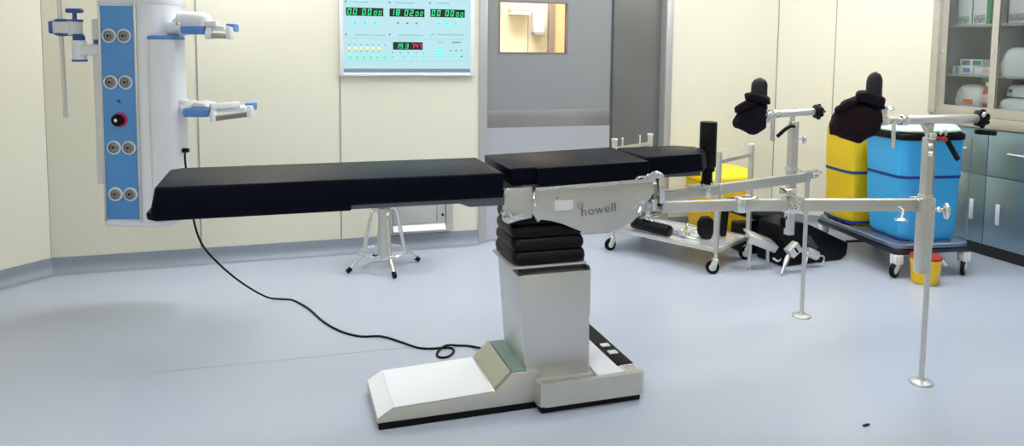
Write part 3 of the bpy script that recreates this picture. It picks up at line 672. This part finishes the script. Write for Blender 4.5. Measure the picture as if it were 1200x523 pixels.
# pole with clamp on the left
ar = MB().box(-.35, -.205, .02, .08, .905, .965, .012).cyl((-.345, .05, .875), (-.345, .05, .985), .036, n=24, bev=.004).build('pole_arm', WHITEP, PD)
MB().cyl((-.345, .05, .872), (-.345, .05, .885), .038, n=24, bev=.004).build('joint_cap', BLUEK, ar)
MB().cyl((-.345, .05, .983), (-.345, .05, 1.010), .030, n=24, bev=.004).build('joint_cap', BLUEK, ar)
MB().cyl((-.25, .05, .965), (-.25, .05, .990), .016, n=16, bev=.003).build('joint_cap', BLUEK, ar)
MB().box(-.455, -.335, .0, .06, 1.020, 1.082, .006).cyl((-.35, .03, 1.012), (-.35, .03, 1.085), .034, n=24, bev=.003).build('clamp_body', PAPER, ar)
MB().ball((-.42, .03, 1.086), .045, (.95, .7, .28)).ball((-.42, .03, 1.018), .045, (.95, .7, .28)).box(-.475, -.452, -.005, .065, 1.018, 1.085, .010, 3).cyl((-.345, .03, 1.082), (-.345, .03, 1.095), .034, n=20, bev=.003).cyl((-.345, .03, 1.008), (-.345, .03, 1.018), .034, n=20).build('clamp_cover', BLUEK, ar)
MB().cyl((-.352, .03, 1.09), (-.352, .03, 1.135), .011, n=14).box(-.392, -.312, .008, .052, 1.128, 1.152, .010, 3).build('clamp_knob', BLUEK, ar)
MB().cyl((-.422, .035, .575), (-.440, .035, 1.62), .0115, n=16).build('drip_pole', STEELV, ar)
# small black socket plug low on the right side
MB().box(.215, .245, -.02, .01, .400, .421, .004).cyl((.20, 0, .411), (.23, 0, .411), .012, n=14).build('cable_plug', RUB, PD)
MB().cyl((-.03, .10, 2.40), (-.03, .10, 2.42), .14, n=32).build('ceiling_flange', WHITEP, PD)

# ------------------------------------------------------------------ stool
ST = thing('revolving_stool', 'chrome revolving stool with four splayed legs and foot ring under the table head', 'stool', (.645, 4.80, 0))
MB().lathe((0, 0, 0), [(0, .455), (.165, .455), (.172, .462), (.172, .475), (.165, .482), (0, .486)], 36).build('seat', STEELV, ST)
MB().cyl((0, 0, .09), (0, 0, .40), .040, n=24).cyl((0, 0, .365), (0, 0, .40), .046, n=24).build('column', STEEL, ST)
MB().cyl((0, 0, .40), (0, 0, .456), .016, n=16).build('spindle', STEEL, ST)
MB().tube([(.155*math.cos(2*PI*k/32), .155*math.sin(2*PI*k/32), .108) for k in range(32)], .0115, 10, closed=True).build('foot_ring', CHROME, ST)
for k, a in enumerate((196, 277, 18, 97)):
    c, s_ = math.cos(R(a)), math.sin(R(a))
    pts = [(.030, .372), (.052, .396), (.082, .385), (.100, .33), (.142, .125), (.154, .095), (.178, .078), (.245, .022)]
    lg = MB().tube([(r*c, r*s_, z) for r, z in pts], .0135, 12, smooth=4).build('leg', CHROME, ST)
    MB().cyl((.228*c, .228*s_, .034), (.258*c, .258*s_, .012), .0155, n=14, bev=.003).build('rubber_foot', RUB, lg)

# ------------------------------------------------------------------ casters
def caster(parent, x, y, z0, r, body, ang, name='caster'):
    c = MB(); ca, sa = math.cos(ang), math.sin(ang)
    def P(u, v, w): return (x+u*ca-v*sa, y+u*sa+v*ca, w)
    c.cyl(P(0, 0, 2*r+.008), P(0, 0, z0), .010, n=12)
    M = Matrix.Translation((x, y, 0)) @ Matrix.Rotation(ang, 4, 'Z')
    for s in (-1, 1):
        c.prism([(-.014, 2*r+.008), (.016, 2*r+.008), (.030, 2*r-.006), (.034, r*1.05), (.026, r-.012), (.014, r-.012), (-.006, r*1.3)], 'xz', s*.019-.004, s*.019+.004, .002, 2, M)
    c.box(-.016, .018, -.022, .022, 2*r+.002, 2*r+.012, .002, 2, M)
    o = c.build(name, body, parent)
    MB().lathe(P(.018, -.012, r), [(r*.55, 0), (r*.97, 0), (r, .005), (r, .019), (r*.97, .024), (r*.55, .024)], 28, (-sa, ca, 0)).build('wheel', RUB, o)
    MB().lathe(P(.018, -.014, r), [(0, 0), (r*.3, 0), (r*.74, .0035), (r*.74, .0245), (r*.3, .028), (0, .028)], 20, (-sa, ca, 0)).build('wheel_hub', CREAMP, o)
    return o

# ------------------------------------------------------------------ accessory trolley
AC = thing('instrument_trolley', 'steel accessory trolley with open tray on four castors behind the leg rest', 'trolley', (2.687, 4.099, 0), R(29.8))
L_, W_ = .81, .47
tr = MB()
for a, b in (((0, 0), (W_, 0)), ((0, L_), (W_, L_)), ((0, 0), (0, L_)), ((W_, 0), (W_, L_))):
    tr.bar((*a, .155), (*b, .155), .026, .026, .004)
tr.build('lower_frame', STEELV, AC)
MB().box(.01, W_-.01, .01, L_-.01, .150, .158).build('tray', mat('bright_tray', (.88, .89, .93), .18, .6), AC)
for x in (0, W_):
    for y in (0, L_):
        p = MB().box(x-.015, x+.015, y-.015, y+.015, .14, .80, .003).build('post', SATIN, AC)
        if y == 0 and x > 0 or y > 0: MB().box(x-.018, x+.018, y-.018, y+.018, .795, .812, .004).build('post_cap', CREAMP, p)
        caster(AC, x, y, .15, .044, CREAMP, rnd.uniform(2.2, 3.6))
for y in (0, L_):
    rl = MB().bar((.015, y, .735), (W_-.015, y, .735), .014, .026, .003).build('top_rail', SATIN, AC)
    for x in (.10, .33): MB().cyl((x, y, .745), (x, y, .80), .005, n=10).ball((x, y, .802), .008).build('rail_pin', CREAMP, rl)
for x in (0, W_): MB().bar((x, .015, .40), (x, L_-.015, .40), .010, .012).build('side_wire', STEELV, AC) if x else None
def W2(x, y, z, A=R(29.8)): return (2.687+x*math.cos(A)-y*math.sin(A), 4.099+x*math.sin(A)+y*math.cos(A), z)
# things lying on the trolley
g = MB().cyl(W2(.065, .38, .202), W2(.10, .70, .205), .040, n=24, bev=.006).build('roller_bolster', BLACK); 
tag(g, 'black cylindrical roll cushion lying along the front edge of the trolley tray', 'cushion')
o = thing('roll_support', 'black strap clamp round the roll cushion on the trolley', 'clamp', W2(.02, .50, .17), world=True)
MB().bar(W2(.012, .50, .176), W2(.012, .50, .30), .018, .030, .004).build('strap', RUB, o); MB().bar(W2(.0, .50, .30), W2(.13, .51, .285), .03, .02, .006).cyl(W2(.06, .56, .27), W2(.10, .62, .24), .02, n=14).build('clamp_head', CHROME, o)
o = thing('pad_support', 'black angular side support pad standing on the trolley tray', 'support pad', W2(.22, .19, .16), world=True)
M = Matrix.Translation(W2(.21, .19, .238)) @ Matrix.Rotation(R(-22), 4, 'Z') @ Matrix.Rotation(R(6), 4, 'X')
MB().prism([(-.052, -.045), (-.02, -.078), (.038, -.076), (.058, -.02), (.052, .055), (.02, .078), (-.03, .072), (-.056, .03)], 'xz', -.028, .028, .010, 3, M).build('pad', BLACK, o)
MB().cyl(W2(.21, .22, .17), W2(.22, .33, .20), .009, n=12).build('rod', CHROME, o)
o = thing('arm_rest_pad', 'narrow black upright pad at the right end of the trolley tray', 'support pad', W2(.36, .12, .16), world=True)
MB().box(-.022, .022, -.02, .02, -.09, .09, .010, 3, Matrix.Translation(W2(.36, .13, .250)) @ Matrix.Rotation(R(5), 4, 'Y')).build('pad', BLACK, o)
MB().cyl(W2(.36, .13, .158), W2(.36, .13, .18), .012, n=12).build('foot', CHROME, o)
rods = [((.12, .18, .167), (.20, .66, .167), .008, 'thin steel rod lying lengthwise on the trolley tray'),
        ((.20, .30, .168), (.34, .70, .168), .009, 'steel rod lying slantwise across the trolley tray'),
        ((.10, .30, .185), (.38, .42, .185), .008, 'steel rod lying crosswise on top of the other trolley rods'),
        ((.30, .26, .168), (.24, .74, .168), .007, 'thin steel rod at the back of the trolley tray')]
for i, (a, b, r, lb) in enumerate(rods):
    o = MB().cyl(W2(*a), W2(*b), r, n=12, bev=.001).ball(W2(*b), r*1.7).build('steel_rod', CHROME); tag(o, lb, 'rod', 'loose rods on the trolley tray')
o = MB().tube([W2(.13, .30, .168), W2(.17, .40, .168), W2(.24, .44, .168), W2(.30, .38, .168), W2(.30, .28, .168), W2(.22, .22, .168), W2(.16, .22, .168)], .006, 10, smooth=5).build('wire_loop', mat('blue_grey_wire', (.35, .42, .52), .3, .6)); tag(o, 'bent blue-grey wire loop lying in the middle of the trolley tray', 'wire')

# yellow waste bin against the wall
WBN = thing('waste_bin', 'rectangular yellow plastic waste bin with ledged lid by the back wall behind the trolley', 'bin', (3.25, 4.95, 0))
MB().hexa([(-.17, -.14, 0), (.17, -.14, 0), (.17, .14, 0), (-.17, .14, 0)], [(-.20, -.17, .45), (.20, -.17, .45), (.20, .17, .45), (-.20, .17, .45)], .02, 3).build('body', YELP, WBN)
MB().box(-.21, .21, -.18, .18, .45, .485, .006).hexa([(-.205, -.175, .485), (.205, -.175, .485), (.205, .175, .485), (-.205, .175, .485)], [(-.19, -.10, .545), (.19, -.10, .545), (.19, .15, .545), (-.19, .15, .545)], .010, 3).build('lid', mat('bright_yellow_lid', (.93, .66, .01), .4), WBN)
o = MB().bar((2.93, 4.99, .012), (3.12, 4.86, .018), .02, .018, .006).build('floor_strap', RUB); tag(o, 'short black strap lying on the floor left of the yellow waste bin', 'strap')

# ------------------------------------------------------------------ pads and clamps on the floor
FP = thing('positioning_pad', 'large black wedge pad lying on the floor left of the bag trolley', 'pad', (3.45, 4.20, 0), world=True)
MB().prism([(3.20, .004), (3.72, .004), (3.765, .03), (3.775, .115), (3.42, .275), (3.32, .300), (3.20, .275)], 'xz', 4.12, 4.38, .010, 3, Matrix.Translation((3.45, 4.2, 0)) @ Matrix.Rotation(R(4), 4, 'Z') @ Matrix.Translation((-3.45, -4.2, 0))).build('wedge', BLACK, FP)
MB().bar((3.40, 4.108, .19), (3.47, 4.102, .10), .006, .05, .002).build('side_strap', mat('dark_plum_tape', (.06, .05, .07), .7), FP)
FP2 = thing('positioning_pad', 'charcoal slab pad leaning in the floor pile behind the floor clamp', 'pad', (3.30, 4.53, 0))
M = Matrix.Rotation(R(8), 4, 'Z') @ Matrix.Rotation(R(18), 4, 'Y') @ Matrix.Rotation(R(-10), 4, 'X')
MB().box(-.24, .22, -.11, .11, -.05, .05, .014, 3, Matrix.Translation((0, .0, .285)) @ M).build('slab', mat('charcoal_green_vinyl', (.040, .050, .056), .5, bump=(120, .3, one)), FP2)
MB().box(-.16, .20, -.10, .09, .0, .20, .02, 3).build('under_block', BLACK, FP2)
FP3 = thing('positioning_pad', 'small dark grey pad on the floor in front of the yellow waste bin', 'pad', (3.33, 4.70, 0))
MB().box(-.09, .09, -.06, .06, 0.0, .17, .015, 3, Matrix.Rotation(R(-10), 4, 'Z')).build('block', mat('dark_grey_vinyl', (.045, .052, .065), .5), FP3)
# metal limb support with clamp, lying in front of the pads
MC = thing('limb_clamp', 'steel clamp with pointed rod resting on the floor in front of the black pads', 'clamp', (3.16, 3.99, 0))
A0 = Vector((-.06, -.03, .010))
MB().cyl((-.085, -.05, .012), (.0, .0, .115), .009, .011, n=14).cyl((-.04, -.024, .066), (-.005, -.003, .108), .015, n=14).build('pointed_rod', STEELV, MC)
M = Matrix.Translation((.045, .01, .150)) @ Matrix.Rotation(R(-38), 4, 'Y')
MB().box(-.045, .045, -.03, .03, -.034, .034, .006, 2, M).build('clamp_block', STEELV, MC)
MB().box(-.004, .010, -.033, -.029, -.020, .020, .001, 2, M).build('slot', RUB, MC)
MB().cyl((.08, .005, .150), (.145, -.005, .118), .012, n=14, bev=.002).ball((.148, -.005, .117), .015).build('thumb_screw', CHROME, MC)
MB().tube([(-.04, .02, .09), (-.08, .0, .085), (-.10, .02, .10)], .007, smooth=3).build('side_pin', CHROME, MC)
LS = thing('limb_trough', 'bright steel trough support lying between the trolley castor and the black pads', 'limb support', (3.045, 4.10, 0))
M = Matrix.Translation((.0, .02, .205)) @ Matrix.Rotation(R(22), 4, 'Y') @ Matrix.Rotation(R(16), 4, 'X')
MB().box(-.12, .11, -.055, .055, -.008, .008, .006, 2, M).box(-.12, .11, -.058, -.05, -.045, .006, .003, 2, M).box(.10, .112, -.055, .055, -.045, .006, .003, 2, M).build('trough', STEELV, LS)
MB().cyl((-.08, .03, .0), (-.08, .03, .24), .014, n=14).build('leg', STEEL, LS)
MB().cyl((.08, .05, .0), (.06, .03, .17), .012, n=14).build('leg', STEEL, LS)
TS = thing('tube_socket', 'pale steel tube fitting lying on the black wedge pad near the floor rod', 'clamp', (3.40, 4.055, .0))
MB().cyl((-.04, .0, .11), (.04, -.005, .075), .032, n=20, bev=.004).build('tube', mat('pale_alloy', (.68, .66, .62), .4, .6), TS)
MB().tube([(.04, -.005, .078), (.09, -.01, .07), (.085, -.01, .03), (.05, -.01, .012)], .006, smooth=4).build('hook', CHROME, TS)
MB().cyl((-.05, .0, .0), (-.03, .0, .10), .008, n=12).build('support_pin', CHROME, TS)

# ------------------------------------------------------------------ linen trolley with two bags
LC = thing('linen_trolley', 'grey-blue linen trolley on white castors carrying the blue and yellow bags', 'trolley', (3.745, 3.70, 0), R(-8))
LW, LL = .56, .90
MB().loft([se(LW/2, LL/2, z, LW/2+e, LL/2+e, 48, 9) for z, e in ((.186, -.01), (.192, .004), (.214, .004), (.220, -.004))]).build('deck', CARTB, LC, ang=30)
MB().bar((.02, .02, .165), (.02, LL-.02, .172), .03, .03, .004).bar((LW-.02, .02, .165), (LW-.02, LL-.02, .172), .03, .03, .004).bar((.02, .02, .165), (LW-.02, .02, .172), .03, .03, .004).bar((.02, LL*.6, .10), (LW*.9, LL*.6, .10), .02, .016, .003).bar((.02, LL*.6, .10), (.02, LL*.6, .165), .014, .014).bar((LW*.9, LL*.6, .10), (LW*.9, LL*.6, .165), .014, .014).build('under_frame', mat('black_enamel', (.02, .022, .03), .4), LC)
for x, y, a in ((.035, .03, 3.6), (LW-.035, .03, 3.9), (.04, LL-.04, 2.6), (LW-.04, LL-.04, 3.2)):
    cs = caster(LC, x, y, .17, .048, CREAMP, a)
    MB().box(x-.030, x+.030, y-.034, y+.030, .085, .150, .010, 2).build('castor_hood', WHITEP, cs)
MB().cyl((.26, .10, .10), (.34, .02, .115), .012, n=12).bar((.33, .02, .12), (.37, -.01, .075), .022, .03, .008).build('brake_pedal', CHROME, LC)
for x, y in ((LW-.02, .04),): MB().cyl((x, y, .19), (x, y, .90), .005, n=12).build('bag_post', mat('bag_post_grey', (.25, .27, .28), .5, .4), LC)
def bag(nm, cx, cy, rx, ry, z0, z1, m, label, taper, band_z, rim, seed):
    t = thing(nm, label, 'laundry bag', (3.745+cx*math.cos(R(-8))-cy*math.sin(R(-8)), 3.70+cx*math.sin(R(-8))+cy*math.cos(R(-8)), z0), R(-8))
    h = z1-z0
    def f(tt, z):
        u = z/h
        return 1 + .012*math.sin(7*tt+u*2+seed)*(1-.6*u) + .035*noise.noise((math.cos(tt)*2.2, math.sin(tt)*2.2+seed, u*4))
    rings = []
    for k in range(22):
        u = k/21; s = 1-taper*(1-u)**1.3
        if k == 0: s *= .90
        rings.append(se((1-s)*rx*.5, 0, u*h, rx*s, ry*s, 64, 7, f))
    body = MB().loft(rings).build('bag_body', m, t, ang=50)
    for bz in band_z:
        rr = []
        for du, ex in ((-.010, .001), (-.008, .0035), (.008, .0035), (.010, .001)):
            z = bz-z0+du; u = z/h; s = 1-taper*(1-u)**1.3
            rr.append(se((1-s)*rx*.5, 0, z, rx*s+ex, ry*s+ex, 64, 7, f))
        MB().loft(rr).build('sewn_band', NAVY, t, ang=50)
    if rim:
        rr = [se(0, 0, z-z0, rx+e, ry+e, 64, 7, lambda a, z: 1+.02*math.sin(3*a)) for z, e in ((z1-.045, .0), (z1-.04, .010), (z1-.010, .012), (z1-.0, .004))]
        MB().loft(rr).build('rim', RUB, t, ang=50)
    return t
bag('laundry_bag', .272, .235, .238, .205, .2205, .930, BLUEB, 'tall sky-blue laundry bag with dark rim and one navy band', .13, (.645,), True, 1)
bag('laundry_bag', .225, .67, .225, .18, .2205, .90, YEL, 'yellow laundry bag behind the blue one with a navy band', .03, (.60, .245), False, 4)
# round pale lid over the blue bag
BL = MB().loft([se(0, 0, z, rx, ry, 56, 3.4) for z, rx, ry in ((0, .235, .20), (.008, .248, .213), (.018, .248, .213), (.045, .225, .19), (.058, .10, .08))]).build('bag_lid', MINT, None, ang=40)
BL.location = (3.745+.272*math.cos(R(-8))+.235*math.sin(R(8)), 3.70-.272*math.sin(R(8))+.235*math.cos(R(8)), .931); BL.rotation_euler = (0, 0, R(-8))
tag(BL, 'pale mint lid lying on top of the blue laundry bag', 'lid')
# sharps bucket under the trolley
SB = thing('sharps_bucket', 'small round yellow bucket with red lid on the floor under the linen trolley', 'bucket', (3.875, 3.585, 0))
MB().lathe((0, 0, 0), [(0, .002), (.074, .002), (.078, .010), (.090, .156), (.090, .158), (0, .158)], 36).build('bucket', YELP, SB)
MB().lathe((0, 0, .158), [(.0, 0), (.094, 0), (.094, .012), (.086, .020), (.0, .023)], 36).build('lid', RED, SB)

# ------------------------------------------------------------------ built-in steel cabinets on the right
X0 = XR
UC = thing('glass_cabinet', 'built-in steel wall cabinet with glass doors and stocked shelves', 'cabinet', (X0, 3.2, .99), world=True)
ye, ys = 4.415, 2.0; zb, zt = .995, 2.3; xd = X0+.42
c = MB().box(xd, xd+.015, ys, ye, zb, zt).box(X0, xd, ye-.015, ye, zb, zt).box(X0, xd, ys, ys+.015, zb, zt).box(X0, xd, ys, ye, zt-.015, zt).box(X0, xd, ys, ye, zb, zb+.03)
c.build('carcass', CABINT, UC)
for z in (1.290, 1.655, 2.0): MB().box(X0+.05, xd, ys+.015, ye-.015, z-.018, z, .002).build('shelf', mat('shelf_grey', (.40, .43, .45), .4, .3), UC)
MB().box(X0-.035, X0+.03, 4.395, 4.47, .9935, zt).box(X0-.02, X0+.03, ys, 4.40, .9935, zb+.035).box(X0-.02, X0+.03, ys, 4.40, zt-.05, zt).build('frame', SATIN, UC, flat=True)
st = [(4.395, 4.345), (3.985, 3.925), (3.565, 3.505), (3.145, 3.085), (2.725, 2.665), (2.305, 2.245)]
for k in range(5):
    ya = st[k][0]-(.0 if k else 0); yb_ = st[k+1][0]
    dx = X0+(.002 if k % 2 else .012)
    a0, b0 = st[k][1]+.05, st[k+1][1]
    top, bot = zt-.05, zb+.035
    dr = MB().box(dx-.014, dx, a0-.05, a0, bot, top).box(dx-.014, dx, b0, b0+.05, bot, top).box(dx-.014, dx, b0+.05, a0-.05, bot, bot+.03).box(dx-.014, dx, b0+.05, a0-.05, top-.03, top).build('glass_door', SATIN, UC, flat=True)
    MB().box(dx-.009, dx-.005, b0+.05, a0-.05, bot+.03, top-.03).build('pane', GLASS, dr)
    MB().cyl((dx-.015, a0-.022, 1.46), (dx-.024, a0-.022, 1.46), .010, n=16).build('door_lock', CHROME, dr)
BC = thing('base_cabinet', 'long blue-grey steel base cabinet with drawers and doors under the glass cabinet', 'cabinet', (X0, 3.2, 0), world=True)
MB().box(X0+.012, xd+.1, ys, 4.44, .085, .915).build('carcass', CABLOW, BC, flat=True)
MB().box(X0+.035, xd+.1, ys, 4.44, 0, .085).build('plinth', mat('dark_plinth', (.03, .03, .035), .5), BC)
MB().box(X0-.022, xd+.1, ys, 4.46, .915, .992, .006).build('worktop', SATIN, BC)
yy = [4.44, 3.955, 3.47, 2.985, 2.50, 2.015]
for k in range(5):
    a, b = yy[k]-.003, yy[k+1]+.003
    d_ = MB().box(X0-.004, X0+.012, b, a, .588, .908, .003).build('drawer', CABLOW, BC)
    m_ = (a+b)/2
    MB().box(X0-.028, X0-.018, m_-.08, m_+.08, .752, .764, .003).box(X0-.02, X0-.004, m_-.075, m_-.065, .753, .763).box(X0-.02, X0-.004, m_+.065, m_+.075, .753, .763).build('handle', CREAMP, d_)
    e_ = MB().box(X0-.004, X0+.012, b, a, .092, .578, .003).build('cabinet_door', CABLOW, BC)
    hy = b+.085 if k % 2 == 0 else a-.115
    MB().box(X0-.020, X0-.014, hy-.012, hy+.018, .252, .398, .002).box(X0-.016, X0-.004, hy-.004, hy+.006, .258, .270).box(X0-.016, X0-.004, hy-.004, hy+.006, .38, .392).build('handle', WHITEP, e_)

# goods on the cabinet shelves
def carton(x0, x1, y0, y1, z0, z1, lb, extra, nm='carton', group=None):
    t = thing(nm, lb, 'box', ((x0+x1)/2, (y0+y1)/2, z0), world=True, group=group)
    MB().box(x0, x1, y0, y1, z0, z1, .002).build('box', WHITEP, t)
    for (a, b, c, d, m) in extra: MB().box(x0-.0015, x0+.001, a, b, c, d).build('printed_panel', m, t)
    return t
xs = X0+.13
zs = 1.655
carton(xs, xs+.2, 4.145, 4.262, zs, zs+.26, 'white carton with grey picture between its twin and the green folder, upper shelf', [(4.155, 4.245, zs+.01, zs+.07, GREYP), (4.254, 4.262, zs, zs+.26, GREEN)], group='cartons on the upper shelf')
carton(xs, xs+.2, 4.268, 4.382, zs, zs+.26, 'white upright carton with grey picture at the far left end of the upper shelf', [(4.285, 4.375, zs+.01, zs+.065, GREYP)], group='cartons on the upper shelf')
o = MB().box(xs-.01, xs+.03, 4.105, 4.137, zs, zs+.30, .001).build('green_folder', GREEN); tag(o, 'green folder standing beside the white cartons on the upper shelf', 'folder')
carton(xs, xs+.2, 3.82, 3.97, zs, zs+.24, 'white carton with grey picture on the upper shelf behind the second glass door', [(3.83, 3.965, zs+.02, zs+.07, GREYP)], group='cartons on the upper shelf')
zs = 1.290
carton(xs-.02, xs+.15, 4.04, 4.20, zs, zs+.055, 'flat white carton with pale front on the middle shelf, right of the blue-marked box', [(4.05, 4.13, zs+.012, zs+.045, PINKB)], group='small cartons on the middle shelf')
carton(xs-.02, xs+.15, 4.21, 4.32, zs, zs+.060, 'small white carton with a round blue mark on the middle shelf', [(4.235, 4.29, zs+.012, zs+.045, BLUEC)], group='small cartons on the middle shelf')
carton(xs-.02, xs+.15, 4.335, 4.385, zs, zs+.058, 'small white carton with blue end at the left of the middle shelf', [(4.337, 4.352, zs+.005, zs+.053, BLUEC)], group='small cartons on the middle shelf')
carton(xs-.015, xs+.14, 4.14, 4.325, zs+.0605, zs+.11, 'flat carton with green and violet stripes lying on top of the middle shelf cartons', [(4.15, 4.22, zs+.068, zs+.102, GREEN), (4.24, 4.31, zs+.068, zs+.102, mat('violet_green', (.16, .18, .30), .5))])
zs = zb+.03
def pack(x, y, z, rx, ry, h, lb, seed, extra=None):
    t = thing('plastic_pack', lb, 'package', (x, y, z), group='plastic packs in the glass cabinet')
    f = lambda a, zz: 1+.05*math.sin(5*a+seed+zz*30)+.10*noise.noise((math.cos(a)*1.5+seed, math.sin(a)*1.5, zz*12))
    MB().loft([se(0, 0, u*h, rx*s, ry*s, 40, 3, f) for u, s in ((0, .92), (.08, 1), (.4, 1.02), (.75, .93), (.92, .75), (1, .45))]).build('bag', PLASBAG, t, ang=60)
    if extra:
        for (a, b, c, d, m) in extra: MB().box(-rx-.012, -rx+.004, a, b, c, d, .002).build('label', m, t)
    return t
pack(xs+.05, 4.235, zs, .085, .125, .19, 'clear bulky pack with an orange label on the lowest shelf behind the first glass door', 1, [(-.055, .02, .05, .082, ORANGE), (-.01, .08, .012, .03, PAPER)])
BT = thing('liquid_bottle', 'red liquid bottle with a yellow cap on the lowest shelf behind the first glass door', 'bottle', (xs-.02, 4.075, zs))
MB().lathe((0, 0, 0), [(0, 0), (.030, 0), (.032, .006), (.032, .14), (.026, .165), (.016, .178), (.014, .188), (0, .188)], 28).build('bottle_body', PINKL, BT)
MB().cyl((0, 0, .184), (0, 0, .212), .018, n=20, bev=.002).build('cap', mat('yellow_green_cap', (.75, .80, .03), .4), BT)
MB().lathe((0, 0, .06), [(.0325, 0), (.0332, .002), (.0332, .066), (.0325, .068)], 28).build('label', PINKB, BT)
pack(xs+.02, 3.86, zs, .09, .12, .11, 'white bulging pack on the lowest shelf behind the second glass door', 5, None)
pack(xs+.02, 3.85, 1.29, .09, .13, .20, 'white bulging pack on the middle shelf behind the second glass door', 8, None)
pack(xs+.05, 3.86, zs+.118, .07, .10, .09, 'clear pack with a blue round label on top of the lowest-shelf white pack', 11, [(.03, .055, .03, .055, BLUEK)])

# scrap on the floor near the camera
o = MB().bar((2.14, 2.222, .004), (2.172, 2.226, .005), .010, .006, .002).build('black_scrap', RUB); tag(o, 'tiny black scrap lying on the open floor near the right front', 'scrap')

# ------------------------------------------------------------------ camera
cam = bpy.data.cameras.new('camera'); co = bpy.data.objects.new('camera', cam); COL.objects.link(co)
fpx = 870.; cam.sensor_width = 36; cam.lens = fpx/1200*36; cam.shift_y = -(261.5-130)/1200
pitch = math.atan(74/870); yaw = R(17.5); roll = R(-.6)
fw = Vector((math.sin(yaw)*math.cos(pitch), math.cos(yaw)*math.cos(pitch), -math.sin(pitch)))
rt = Vector((math.cos(yaw), -math.sin(yaw), 0)); up = rt.cross(fw)
r2 = rt*math.cos(roll)-up*math.sin(roll); u2 = r2.cross(fw)
Mc = Matrix((r2, u2, -fw)).transposed().to_4x4(); Mc.translation = (0, 0, 1.45)
co.matrix_world = Mc; cam.clip_start = .05; C.camera = co

# ------------------------------------------------------------------ world and view
w = bpy.data.worlds.new('w'); C.world = w; w.use_nodes = True
w.node_tree.nodes['Background'].inputs[0].default_value = (.6, .62, .65, 1); w.node_tree.nodes['Background'].inputs[1].default_value = .3
C.view_settings.view_transform = 'Standard'; C.view_settings.look = 'None'; C.view_settings.gamma = 1; C.view_settings.use_curve_mapping = False
C.view_settings.exposure = -.12
for o in bpy.data.objects:
    if '_o' in o: del o['_o']
